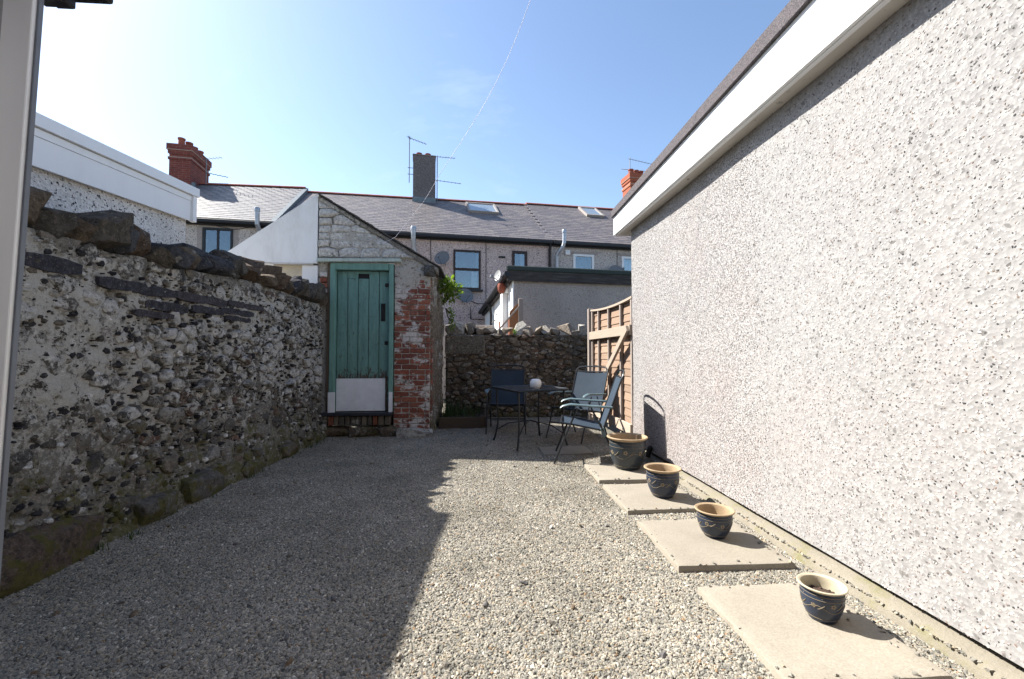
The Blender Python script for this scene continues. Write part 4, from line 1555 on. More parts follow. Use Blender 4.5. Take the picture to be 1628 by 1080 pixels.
for _ in range(1300):
    u, v = rng3.uniform(0.0, 2.8), rng3.uniform(0.05, 1.5)
    if u < 0.74 and v > 1.17:
        continue
    r = 0.010 + 0.034 * rng3.random() ** 2
    poly = [(u + 1.2 * r * rng3.uniform(0.6, 1.3) * math.cos(2 * PI * i / 6), v + 0.62 * r * rng3.uniform(0.6, 1.3) * math.sin(2 * PI * i / 6)) for i in range(6)]
    vs, fs, c = stone_verts(poly, rng3.uniform(0.008, 0.028), rng3, 1.0, 0.03, 0.75)
    o_ = frB.w(c[0], c[1], 0.004) - wb0
    ch.add([frB.u * p[0] + frB.v * p[1] + frB.n * p[2] + o_ for p in vs], fs)
q = part('stone_chips', ch, stone_mat('back_wall_chips', [(0.04, 0.038, 0.036), (0.20, 0.165, 0.125), (0.33, 0.30, 0.26), (0.09, 0.075, 0.06), (0.05, 0.047, 0.044), (0.16, 0.11, 0.075), (0.40, 0.37, 0.33)], 0.2, None, 0.3, island=True), wb)
q['kind'] = 'stuff'
m = M().box((0, 0, 0), (0.74, 0.06, 0.37), None, 0.02)
q = part('render_patch', m, mortar_mat('old_render_patch', (0.17, 0.15, 0.125), 0.25, None, 0.4), wb)
q.location = tuple(frB.w(0.36, 1.36, 0.012) - wb0)
# cut blocks on the rendered left end
for (u, w, h) in ((0.07, 0.15, 0.21), (0.25, 0.20, 0.24), (0.46, 0.17, 0.23), (0.63, 0.15, 0.14)):
    m = rock(rng3, w * 0.58, 0.17, h * 0.55, int(u * 100), 2, 0.12)
    put('coping_block', m.mesh('coping_block', MAT['coping_back']), wb, tuple(frB.w(u, 1.55 + h / 2 - 0.01, -0.16) - wb0))
for k, (u, w, h, tl) in enumerate(((0.80, 0.26, 0.17, 0.1), (1.03, 0.13, 0.13, -0.1), (1.16, 0.22, 0.17, 0.2), (1.40, 0.16, 0.30, 0.5), (1.58, 0.17, 0.18, -0.1), (1.76, 0.16, 0.17, 0.05),
                                 (1.90, 0.19, 0.22, -0.45), (2.09, 0.18, 0.17, 0.05), (2.33, 0.17, 0.27, -0.6), (2.44, 0.22, 0.15, 0.3), (2.66, 0.2, 0.22, 0.1), (2.9, 0.25, 0.2, -0.2), (3.2, 0.3, 0.2, 0.2))):
    m = rock(rng3, w * 0.54, 0.13 + 0.04 * rng3.random(), h * 0.54, 300 + k, 2, 0.42, 12)
    put('coping_stone', m.mesh('coping_stone', MAT['coping_back']), wb, tuple(frB.w(u, 1.53 + h * 0.5, -0.13) - wb0), (rng3.uniform(-0.2, 0.2), tl, rng3.uniform(-0.5, 0.5)))
for k, (u, v) in enumerate(((1.25, 1.44), (1.95, 1.38))):
    m = rock(rng3, 0.10, 0.05, 0.06, 340 + k, 2, 0.3)
    put('pale_stone', m.mesh('pale_stone', MAT['coping_back']), wb, tuple(frB.w(u, v, 0.02) - wb0))

# ------------------------------------------------------------------ timber fence panel by the garage corner
FXX = 1.93
fence = thing('fence_panel', 'weathered wooden lap fence panel with diagonal brace beside the garage corner', 'fence', (FXX, 6.45, 0))
f0 = np.array(fence.location)
Y0, Y1 = 5.36, 7.42
def ftopz(y):
    t_ = (y - Y0) / (Y1 - Y0)
    return 1.93 + 0.03 * t_ - 0.16 * t_ * (1 - t_)
nb_ = 17
for k in range(nb_):
    z = 0.16 + k * 0.105
    m = M()
    ns = 6
    for i in range(ns + 1):
        y = Y0 + (Y1 - Y0) * i / ns
        jit = rr.uniform(-0.006, 0.006)
        zt_ = min(z + 0.135, ftopz(y) - 0.02)
        zb_ = min(z + jit, zt_ - 0.01)
        m.v += [(FXX + 0.012, y, zb_), (FXX + 0.026, y, zt_), (FXX + 0.034, y, zt_), (FXX + 0.026, y, zb_)]
    for i in range(ns):
        for j in range(4):
            m.f.append((i * 4 + j, i * 4 + (j + 1) % 4, i * 4 + 4 + (j + 1) % 4, i * 4 + 4 + j))
    m.f += [(0, 1, 2, 3), tuple(ns * 4 + j for j in (3, 2, 1, 0))]
    m.v = [tuple(np.array(p) - f0) for p in m.v]
    part('board', m, MAT['fence'], fence, center=True)
for k, y in enumerate((Y0 + 0.05, 5.85, 6.42, 6.98, Y1 - 0.05)):
    z1 = ftopz(y) - 0.035
    part('batten', M().box(tuple(np.array((FXX - 0.008, y, (0.10 + z1) / 2)) - f0), (0.036, 0.05, z1 - 0.10), None, 0.003), MAT['fence_grey'], fence, center=True)
m = M()
for i in range(13):
    y = Y0 + (Y1 - Y0) * i / 12
    z = ftopz(y)
    m.v += [(FXX - 0.035, y, z - 0.03), (FXX + 0.04, y, z - 0.03), (FXX + 0.04, y, z), (FXX - 0.035, y, z)]
for i in range(12):
    for j in range(4):
        m.f.append((i * 4 + j, i * 4 + (j + 1) % 4, i * 4 + 4 + (j + 1) % 4, i * 4 + 4 + j))
m.f += [(0, 1, 2, 3), (51, 50, 49, 48)]
m.v = [tuple(np.array(p) - f0) for p in m.v]
part('top_cap', m, MAT['fence_rail'], fence)
for z in (1.50, 0.24):
    part('rail', M().box(tuple(np.array((FXX - 0.045, (Y0 + Y1) / 2, z)) - f0), (0.034, Y1 - Y0, 0.13), None, 0.003), MAT['fence_rail'], fence, center=True)
a, b = Vector((FXX - 0.082, Y0 + 0.02, 1.52)), Vector((FXX - 0.082, Y1 - 0.15, 0.34))
d = b - a
ang = math.atan2(d.z, d.y)
part('brace', M().box(tuple(np.array((a + b) / 2) - f0), (0.036, d.length, 0.085), Matrix.Rotation(ang, 3, 'X'), 0.003), MAT['fence_rail'], fence, center=True)
part('post', M().box(tuple(np.array((FXX - 0.02, Y1 + 0.06, 0.98)) - f0), (0.09, 0.09, 2.0), None, 0.006), MAT['fence_grey'], fence, center=True)

# ------------------------------------------------------------------ paving slabs
slab_spec = [(1.415, 4.265, 0.66, 0.60, 0.0, 'stepping slab farthest along the garage, under the biggest pot', 'pale'),
             (1.405, 3.52, 0.64, 0.64, 0.015, 'stepping slab carrying the second largest pot, between two other slabs', 'pale'),
             (1.42, 2.67, 0.67, 0.655, -0.01, 'stepping slab with long pot shadow, second from the bottom edge', 'pale'),
             (1.395, 1.815, 0.62, 0.655, 0.0, 'nearest stepping slab at the bottom right, holding the smallest pot', 'pale'),
             (1.03, 5.30, 0.60, 0.42, 0.03, 'shaded grey slab half covered by gravel under the folding chair', 'shade')]
for k, (x, y, w, d, rz, lab, _) in enumerate(slab_spec):
    m = M()
    out = []
    for (ax, ay, bx, by) in ((-1, -1, 1, -1), (1, -1, 1, 1), (1, 1, -1, 1), (-1, 1, -1, -1)):
        for i in range(14):
            f_ = i / 14
            out.append(((ax + (bx - ax) * f_) * w / 2, (ay + (by - ay) * f_) * d / 2))
    no = len(out)
    for (ins, zz) in ((0.0, -0.035), (0.0, 0.018), (0.004, 0.025), (0.012, 0.0270), (0.05, 0.0270)):
        for i, (px_, py_) in enumerate(out):
            nn_ = 0.004 * float(fbm(np.array([px_ * 22 + k * 9, py_ * 22, zz * 30]), 3, 61)) + (0.004 * float(min(0, fbm(np.array([px_ * 9 + k * 5, py_ * 9, 3.0]), 2, 71))) if ins < 0.01 else 0)
            q = 1 - (ins - nn_) / (w / 2)
            m.v.append((px_ * q, py_ * q, zz + 0.0015 * float(fbm(np.array([px_ * 6 + k, py_ * 6, 1.0]), 2, 81))))
    for r0 in range(4):
        for i in range(no):
            m.f.append((r0 * no + i, r0 * no + (i + 1) % no, (r0 + 1) * no + (i + 1) % no, (r0 + 1) * no + i))
    m.f.append(tuple(range(4 * no, 5 * no)))
    m.f.append(tuple(range(no))[::-1])
    me = m.mesh('paving_slab', MAT['slab'], smooth=True)
    o = put('paving_slab', me, None, (x, y, 0.008 if k < 4 else -0.008), (rr.uniform(-0.006, 0.006), rr.uniform(-0.006, 0.006), rz))
    tag(o, lab, 'paving slab', 'stepping slabs along the garage wall')


# gravel kicked onto the slab edges and the footing ledge
rsp = random.Random(21)
sp_m = M()
def spill(x, y, z):
    r = rsp.uniform(0.0045, 0.0100)
    mm = rock(rng3, r, r * rsp.uniform(0.6, 0.95), r * rsp.uniform(0.5, 0.75), rsp.randint(0, 9000), 1, 0.3, 9)
    a_ = rsp.uniform(0, PI)
    sp_m.add([(x + p[0] * math.cos(a_) - p[1] * math.sin(a_), y + p[0] * math.sin(a_) + p[1] * math.cos(a_), z + r * 0.4 + p[2]) for p in mm.v], mm.f)
for (x, y, w, d, rz, _, _2) in slab_spec[:4]:
    for k in range(34):
        e_ = rsp.choice((0, 1, 2, 2, 3))
        q = abs(rsp.gauss(0, 0.018))
        t_ = rsp.uniform(-0.49, 0.49)
        px_, py_ = ((-w / 2 + q, t_ * d), (t_ * w, -d / 2 + q), (w / 2 - q * 2.2, t_ * d), (t_ * w, d / 2 - q))[e_]
        spill(x + px_, y + py_, 0.035)
for k in range(420):
    spill(GX - 0.056 + abs(rsp.gauss(0, 0.012)), rsp.uniform(1.2, 5.0), 0.046)
o = part('spilled_gravel', sp_m, MAT['gravel_stray'])
o['kind'] = 'stuff'
o['label'] = 'stray gravel chippings spilled over slab edges and footing ledge'

# ------------------------------------------------------------------ glazed pots
def make_pot(x, y, z, R, H, rb_, mats, label, soil, seed):
    g_, rim_, = mats
    t_ = thing('plant_pot', label, 'plant pot', (x, y, z), 0, 'glazed pots on the stepping slabs')
    n = 40
    def rad(s):          # outer radius along height 0..1 under the rim
        xs_ = [0.0, 0.12, 0.3, 0.5, 0.68, 0.82, 0.93, 1.0]
        ys_ = [rb_, rb_ + (0.875 * R - rb_) * 0.30, rb_ + (0.875 * R - rb_) * 0.62, rb_ + (0.875 * R - rb_) * 0.86, R * 0.868, R * 0.875, R * 0.862, R * 0.835]
        return float(np.interp(s, xs_, ys_))
    prof = [(0.0, 0.0), (rb_ * 0.93, 0.0), (rb_, 0.008)]
    for i in range(1, 13):
        s = i / 12
        prof.append((rad(s), 0.008 + (H * 0.88 - 0.008) * s))
    prof += [(R * 0.86, H * 0.905), (R * 0.83, H * 0.9)]
    part('body', M().lathe(prof, n, caps=False), g_, t_, smooth=True)
    prof = [(R * 0.835, H * 0.888), (R * 0.865, H * 0.905), (R * 0.94, H * 0.935), (R * 0.99, H * 0.955), (R, H * 0.97), (R * 0.995, H * 0.985), (R * 0.965, H * 0.998), (R * 0.90, H * 0.992),
            (R * 0.835, H * 0.965), (R * 0.815, H * 0.93), (R * 0.81, H * 0.8), (R * 0.76, H * 0.5), (R * 0.60, H * 0.2), (R * 0.02, H * 0.16)]
    part('rim', M().lathe(prof, n, caps=False), rim_, t_, smooth=True)
    b = M()
    for s in (0.93, 0.80, 0.10):
        rr_ = rad(s) + 0.0008
        zz = 0.008 + (H * 0.88 - 0.008) * s
        b.tube([(rr_ * math.cos(2 * PI * i / 48), rr_ * math.sin(2 * PI * i / 48), zz) for i in range(48)], 0.0007 + 0.003 * R, 5, closed=True)
    wv = []
    for i in range(72):
        a_ = 2 * PI * i / 72
        s = 0.50 + 0.10 * math.sin(a_ * 4 + seed)
        rr_ = rad(s) + 0.0006
        wv.append((rr_ * math.cos(a_), rr_ * math.sin(a_), 0.008 + (H * 0.88 - 0.008) * s))
    b.tube(wv, 0.0009 + 0.004 * R * 0.6, 5, closed=True)
    part('painted_band', b, MAT['motif'], t_)
    fl_ = M()
    nf = 7
    for k in range(nf):
        a0 = 2 * PI * k / nf + seed * 0.7
        s0_ = 0.62 + 0.04 * math.sin(k * 3.0 + seed)
        def on(a_, s, lift=0.0012):
            rr_ = rad(max(0.02, min(1, s))) + lift
            return (rr_ * math.cos(a_), rr_ * math.sin(a_), 0.008 + (H * 0.88 - 0.008) * s)
        pr = R * 0.085
        for q in range(5):
            t0 = 2 * PI * q / 5
            ca, cs = a0 + math.cos(t0) * pr / R, s0_ + math.sin(t0) * pr / H
            ring = [on(ca + 0.6 * pr / R * math.cos(2 * PI * i / 6), cs + 0.6 * pr / H * math.sin(2 * PI * i / 6)) for i in range(6)]
            fl_.add(ring, [tuple(range(6))])
        st = [on(a0 + 0.18 + 0.32 * i / 6, s0_ - 0.10 + 0.17 * (i / 6) ** 1.4) for i in range(7)]
        fl_.tube(st, [0.0008 + 0.012 * R * math.sin(PI * (i + 0.5) / 7) for i in range(7)], 4)
        if k % 2 == 0:
            c_ = on(a0 + 0.4, 0.87)
            fl_.tube([c_, tuple(np.array(c_) * np.array((1.01, 1.01, 1)))], 0.022 * R, 6)
    part('painted_flower', fl_, MAT['motif'], t_)
    if soil:
        rs = random.Random(3)
        sm = M().lathe([(0.0, H * 0.60), (R * 0.765, H * 0.60), (R * 0.70, H * 0.66), (R * 0.3, H * 0.70), (0, H * 0.69)], 24)
        for k in range(26):
            a_, q = rs.uniform(0, 2 * PI), R * 0.68 * math.sqrt(rs.random())
            r_ = rs.uniform(0.003, 0.008)
            mm = rock(np.random.default_rng(k), r_, r_, r_ * 0.8, k, 1, 0.3)
            sm.add([np.array(p) + np.array((q * math.cos(a_), q * math.sin(a_), H * 0.675)) for p in mm.v], mm.f)
        part('soil', sm, MAT['potting_soil'], t_)
    return t_


PG, PR, PC = MAT['glaze'], MAT['rim_tan'], MAT['rim_cream']
make_pot(1.49, 4.37, 0.035, 0.205, 0.322, 0.122, (MAT['glaze_grey'], PR), 'largest charcoal glazed pot with tan rim, nearest the folding chair', False, 1.0)
make_pot(1.485, 3.495, 0.035, 0.148, 0.234, 0.082, (PG, PR), 'second largest navy glazed pot with tan rim, just in front of the largest', False, 2.3)
make_pot(1.495, 2.72, 0.035, 0.120, 0.170, 0.066, (PG, PR), 'empty navy pot with tan rim, long shadow on the slab second from the bottom', False, 4.1)
make_pot(1.505, 1.852, 0.035, 0.095, 0.150, 0.056, (PG, PC), 'smallest navy pot with cream rim and dry soil inside, nearest the camera', True, 5.2)


# ------------------------------------------------------------------ folding sling chairs
def make_chair(label, loc, rz):
    c = thing('folding_chair', label, 'chair', loc, rz, 'folding sling chairs round the garden table')
    W = 0.27
    seat = [(0.24, 0.435), (0.12, 0.415), (0.0, 0.395), (-0.11, 0.375), (-0.19, 0.365)]
    bk = [(-0.185, 0.375), (-0.245, 0.53), (-0.305, 0.69), (-0.355, 0.83), (-0.385, 0.915)]
    def sheet(prof, w, th, sag):
        m = M()
        nw = 7
        for (x, z) in prof:
            for k in range(nw):
                q = -1 + 2 * k / (nw - 1)
                m.v.append((x - (sag[0] * (1 - q * q)), q * w, z - sag[1] * (1 - q * q)))
        n1 = len(m.v)
        m.v += [(x + th[0], y, z + th[1]) for x, y, z in m.v[:n1]]
        L_ = len(prof)
        for i in range(L_ - 1):
            for k in range(nw - 1):
                a_ = i * nw + k
                m.f.append((a_, a_ + 1, a_ + nw + 1, a_ + nw))
                m.f.append((n1 + a_, n1 + a_ + nw, n1 + a_ + nw + 1, n1 + a_ + 1))
        edge = [i for i in range(nw)] + [i * nw + nw - 1 for i in range(1, L_)] + [(L_ - 1) * nw + k for k in range(nw - 2, -1, -1)] + [i * nw for i in range(L_ - 2, 0, -1)]
        for a_, b_ in zip(edge, edge[1:] + edge[:1]):
            m.f.append((a_, b_, n1 + b_, n1 + a_))
        return m
    part('seat', sheet(seat, W - 0.012, (0, -0.006), (0, 0.018)), MAT['sling'], c, smooth=True)
    part('backrest', sheet(bk, W - 0.012, (-0.006, -0.002), (0.015, 0)), MAT['sling'], c, smooth=True)
    r = 0.0105
    bf = M()
    arc = [(-0.185, -W, 0.37)] + [(x, -W, z) for x, z in bk[1:]]
    top = []
    for i in range(9):
        a_ = PI * i / 8
        top.append((-0.40 - 0.03 * math.sin(a_), -W * math.cos(a_) if 0 < i < 8 else (-W if i == 0 else W), 0.945 + 0.055 * math.sin(a_) ** 0.6))
    path = arc + top + [(x, W, z) for x, z in bk[:0:-1]] + [(-0.185, W, 0.37)]
    bf.tube(path, r, 8)
    bf.tube([(-0.395, -W, 0.925), (-0.395, W, 0.925)], 0.008, 6)
    part('back_frame', bf, MAT['tube'], c, smooth=True)
    sf = M()
    for s in (-1, 1):
        sf.tube([(0.255, s * W, 0.437), (0.12, s * W, 0.42), (-0.19, s * W, 0.362)], r, 8)
    sf.tube([(0.255, -W, 0.437), (0.262, 0, 0.432), (0.255, W, 0.437)], r, 8)
    part('seat_frame', sf, MAT['tube'], c, smooth=True)
    for s in (-1, 1):
        yo = s * (W + 0.024)
        part('leg', M().tube([(0.335, yo, 0.0), (0.20, yo, 0.33), (0.085, yo, 0.60)], r, 8), MAT['tube'], c, smooth=True)
        part('leg', M().tube([(-0.36, s * (W + 0.004), 0.0), (-0.26, s * (W + 0.004), 0.20), (-0.185, s * (W + 0.004), 0.365)], r, 8), MAT['tube'], c, smooth=True)
        part('arm_strut', M().tube([(-0.06, yo, 0.60), (-0.12, yo, 0.48), (-0.19, yo, 0.36)], 0.008, 6), MAT['tube'], c, smooth=True)
        part('hinge_bracket', M().box((-0.19, s * (W + 0.012), 0.345), (0.045, 0.012, 0.10), Matrix.Rotation(0.3, 3, 'Y'), 0.004), MAT['armrest'], c)
        m = M()
        prof = [(0.27, 0.598, 0.018), (0.245, 0.62, 0.030), (0.16, 0.640, 0.034), (0.05, 0.632, 0.026), (-0.10, 0.622, 0.025), (-0.22, 0.618, 0.026), (-0.285, 0.612, 0.02)]
        nv_ = 10
        for (x, z, hw) in prof:
            for k in range(nv_):
                a_ = 2 * PI * k / nv_
                m.v.append((x, yo + hw * math.cos(a_), z + 0.013 * math.sin(a_)))
        for i in range(len(prof) - 1):
            for k in range(nv_):
                m.f.append((i * nv_ + k, i * nv_ + (k + 1) % nv_, (i + 1) * nv_ + (k + 1) % nv_, (i + 1) * nv_ + k))
        m.f += [tuple(range(nv_)), tuple(range((len(prof) - 1) * nv_, len(prof) * nv_))]
        part('armrest', m, MAT['armrest'], c, smooth=True)
    part('cross_bar', M().tube([(0.245, -W - 0.024, 0.22), (0.245, W + 0.024, 0.22)], 0.008, 6), MAT['tube'], c, smooth=True)
    part('cross_bar', M().tube([(-0.30, -W, 0.115), (-0.30, W, 0.115)], 0.008, 6), MAT['tube'], c, smooth=True)
    return c


ch1 = make_chair('nearest folding chair seen side on, teal armrests in sunshine beside the largest pot', (1.175, 4.90, 0.01), PI - 0.20)
ch2 = copy_thing(ch1, 'sunlit folding chair against the wooden fence, its blue back facing the table', (1.36, 6.12, 0.005), PI + 0.75)
ch3 = copy_thing(ch1, 'dark folding chair standing wholly in shade behind the table by the stone wall', (0.40, 6.78, 0.005), -PI / 2 - 0.10)

# ------------------------------------------------------------------ garden table
tb = thing('garden_table', 'square glass topped garden table with dark metal frame between the chairs', 'table', (0.65, 5.84, 0), math.radians(22))
TS, TZ = 0.385, 0.73
m = M().box((0, 0, TZ), (2 * TS - 0.03, 2 * TS - 0.03, 0.010))
part('glass_top', m, MAT['table_glass'], tb)
m = M()
cr = []
for (sx_, sy_) in ((1, 1), (-1, 1), (-1, -1), (1, -1)):
    for k in range(5):
        a_ = math.atan2(sy_, sx_) - PI / 4 + PI / 2 * k / 4
        cr.append((sx_ * (TS - 0.05) + 0.05 * math.cos(a_), sy_ * (TS - 0.05) + 0.05 * math.sin(a_), TZ))
m.tube(cr, 0.016, 8, closed=True)
part('table_frame', m, MAT['tube'], tb, smooth=True)
for sx_, sy_ in ((1, 1), (-1, 1), (-1, -1), (1, -1)):
    k = TS - 0.03
    part('leg', M().tube([(sx_ * (k - 0.02), sy_ * (k - 0.02), TZ - 0.012), (sx_ * (k - 0.03), sy_ * (k - 0.03), 0.45), (sx_ * (k - 0.035), sy_ * (k - 0.035), 0.25), (sx_ * (k - 0.01), sy_ * (k - 0.01), 0.08), (sx_ * (k + 0.01), sy_ * (k + 0.01), 0.0)],
                         [0.014, 0.012, 0.012, 0.013, 0.016], 8), MAT['tube'], tb, smooth=True)
    a_ = [(sx_ * (k - 0.035), sy_ * (k - 0.035), 0.16), (sx_ * k * 0.6, sy_ * k * 0.6, 0.25), (0, 0, 0.30)]
    part('brace', M().tube(a_, 0.008, 6), MAT['tube'], tb, smooth=True)
prof = [(0.0, 0.0), (0.045, 0.0), (0.066, 0.022), (0.078, 0.055), (0.077, 0.085), (0.062, 0.115), (0.045, 0.124), (0.040, 0.121), (0.052, 0.108), (0.066, 0.075), (0.05, 0.02), (0, 0.012)]
bowl = part('tealight_bowl', M().lathe(prof, 36), MAT['ceramic'], None, smooth=True)
bowl.location = (0.72, 5.72, TZ + 0.006)
tag(bowl, 'round white ceramic tealight bowl standing on the glass table', 'bowl')

# ------------------------------------------------------------------ raised timber bed with grass
bed = thing('raised_bed', 'low dark timber edged bed against the back wall beside the brick privy', 'planter', (-0.3, 7.5, 0))
b0 = np.array(bed.location)
for (c_, s_) in (((-0.31, 7.02, 0.085), (0.72, 0.05, 0.19)), ((0.075, 7.58, 0.085), (0.05, 1.06, 0.19))):
    part('timber_edge', M().box(tuple(np.array(c_) - b0), s_, None, 0.006), MAT['bed_wood'], bed, center=True)
part('corner_block', M().box(tuple(np.array((0.02, 7.09, 0.10)) - b0), (0.06, 0.08, 0.20), None, 0.006), MAT['bed_wood'], bed, center=True)
part('soil', M().box(tuple(np.array((-0.31, 7.6, 0.06)) - b0), (0.70, 1.06, 0.12)), MAT['potting_soil'], bed)
rgx = random.Random(12)
gr = M()
for k in range(520):
    x, y = rgx.uniform(-0.64, 0.0), rgx.uniform(7.08, 8.05)
    if rgx.random() < (x + 0.64) * 1.1:
        continue
    h = rgx.uniform(0.10, 0.42) * (1.15 - (x + 0.64) * 0.9)
    a_ = rgx.uniform(0, 2 * PI)
    b_ = rgx.uniform(0.05, 0.2)
    w = rgx.uniform(0.003, 0.007)
    px_, py_ = math.cos(a_ + PI / 2) * w, math.sin(a_ + PI / 2) * w
    n0 = len(gr.v)
    for t_ in (0, 0.4, 0.75, 1.0):
        q = (x + math.cos(a_) * b_ * t_ * t_, y + math.sin(a_) * b_ * t_ * t_, 0.11 + h * t_ * (1 - 0.25 * t_))
        ww = 1 - t_ * 0.85
        gr.v += [(q[0] - px_ * ww, q[1] - py_ * ww, q[2]), (q[0] + px_ * ww, q[1] + py_ * ww, q[2])]
    for i in range(3):
        gr.f.append((n0 + 2 * i, n0 + 2 * i + 1, n0 + 2 * i + 3, n0 + 2 * i + 2))
me = gr.mesh('grass', MAT['grass'], fixn=False)
o = put('grass', me)
o['kind'] = 'stuff'
o['label'] = 'rank green grass growing in the timber edged bed'


wd = M()
for k in range(16):
    u = rgx.uniform(1.3, 5.2)
    b_ = frL.w(u, 0, 0.12 + rgx.uniform(0, 0.08))
    for q in range(rgx.randint(5, 12)):
        x, y = b_[0] + rgx.gauss(0, 0.025), b_[1] + rgx.gauss(0, 0.04)
        h, a_, w = rgx.uniform(0.02, 0.075), rgx.uniform(0, 2 * PI), rgx.uniform(0.002, 0.005)
        px_, py_ = math.cos(a_ + PI / 2) * w, math.sin(a_ + PI / 2) * w
        n0 = len(wd.v)
        for t_ in (0, 0.5, 1.0):
            cx_, cy_, cz_ = x + math.cos(a_) * 0.6 * h * t_ * t_, y + math.sin(a_) * 0.6 * h * t_ * t_, h * t_
            wd.v += [(cx_ - px_ * (1.1 - t_), cy_ - py_ * (1.1 - t_), cz_), (cx_ + px_ * (1.1 - t_), cy_ + py_ * (1.1 - t_), cz_)]
        wd.f += [(n0, n0 + 1, n0 + 3, n0 + 2), (n0 + 2, n0 + 3, n0 + 5, n0 + 4)]
o = put('weeds', wd.mesh('weeds', MAT['grass'], fixn=False))
o['kind'] = 'stuff'
o['label'] = 'small weed tufts at the foot of the left rubble wall'

# ------------------------------------------------------------------ leafy shrub growing from the top of the privy wall
def leaf_cluster(name, label, base, blobs, nleaf, size, mat, seed):
    t_ = thing(name, label, 'shrub', base)
    r_ = random.Random(seed)
    lf = M()
    for k in range(nleaf):
        (cx_, cy_, cz_, rx, ry, rz_) = r_.choices(blobs, weights=[b[3] * b[5] for b in blobs])[0]
        d_ = Vector((r_.gauss(0, 1), r_.gauss(0, 1), r_.gauss(0, 1))).normalized() * (r_.random() ** 0.45)
        p = Vector((cx_ + d_.x * rx, cy_ + d_.y * ry, cz_ + d_.z * rz_))
        out = Vector((d_.x * 0.9 + r_.uniform(-0.5, 0.5), d_.y * 0.9 + r_.uniform(-0.5, 0.5), d_.z * 0.5 + r_.uniform(-0.1, 0.9))).normalized()
        sd = out.cross(Vector((r_.uniform(-1, 1), r_.uniform(-1, 1), 1))).normalized()
        up = sd.cross(out)
        L_ = size * r_.uniform(0.6, 1.35)
        w = L_ * r_.uniform(0.16, 0.26)
        n0 = len(lf.v)
        lf.v += [tuple(p), tuple(p + out * L_ * 0.45 + sd * w + up * L_ * 0.06), tuple(p + out * L_ * 0.5 - up * L_ * 0.02), tuple(p + out * L_ * 0.45 - sd * w + up * L_ * 0.06), tuple(p + out * L_ - up * L_ * 0.16)]
        lf.f += [(n0, n0 + 1, n0 + 2), (n0, n0 + 2, n0 + 3), (n0 + 1, n0 + 4, n0 + 2), (n0 + 2, n0 + 4, n0 + 3)]
    o_ = put('leaves', lf.mesh('leaves', mat, fixn=False), t_)
    o_['kind'] = 'stuff'
    st = M()
    for b in blobs:
        for k in range(3):
            st.tube([(0, 0, 0), (b[0] * 0.5 + r_.uniform(-0.03, 0.03), b[1] * 0.5, b[2] * 0.6), (b[0] + r_.uniform(-0.5, 0.5) * b[3], b[1] + r_.uniform(-0.5, 0.5) * b[4], b[2] + r_.uniform(0, 0.5) * b[5])], [0.009, 0.006, 0.003], 5)
    part('stem', st, MAT['stem'], t_)
    return t_


leaf_cluster('leafy_shrub', 'bright green leafy shrub sprouting from the top of the privy side wall', (-0.64, 7.35, 2.02),
             [(0.10, -0.05, 0.30, 0.17, 0.26, 0.14), (0.16, 0.05, 0.20, 0.13, 0.24, 0.13), (0.06, -0.1, 0.14, 0.10, 0.2, 0.16)], 500, 0.080, MAT['leaf'], 4)
leaf_cluster('hanging_weed', 'narrow green weed hanging down the privy side wall below the shrub', (-0.63, 7.7, 2.0),
             [(0.10, 0.0, -0.10, 0.06, 0.10, 0.13), (0.12, 0.0, -0.28, 0.055, 0.10, 0.12)], 260, 0.045, MAT['leaf'], 9)
leaf_cluster('coping_weed', 'tiny green weed between two coping stones of the back wall', (0.63, 8.12, 1.55),
             [(0.0, -0.03, 0.05, 0.035, 0.03, 0.06)], 60, 0.035, MAT['leaf'], 19)

# ------------------------------------------------------------------ black hose stub at the footing
m = M().tube([(1.835, 4.70, 0.06), (1.84, 4.70, 0.10), (1.848, 4.69, 0.14), (1.856, 4.68, 0.17), (1.862, 4.68, 0.185)], [0.026, 0.028, 0.029, 0.026, 0.014], 10)
tag(part('hose_stub', m, MAT['black_plastic'], None, smooth=True), 'short black rubber pipe stub lying on the footing ledge behind the pots', 'pipe')

# ------------------------------------------------------------------ terrace behind
TA = np.array([-8.148, 12.869, 0.0])
TR = math.radians(8.092)
RW = 3.6          # depth of the ridge
EV = 4.97


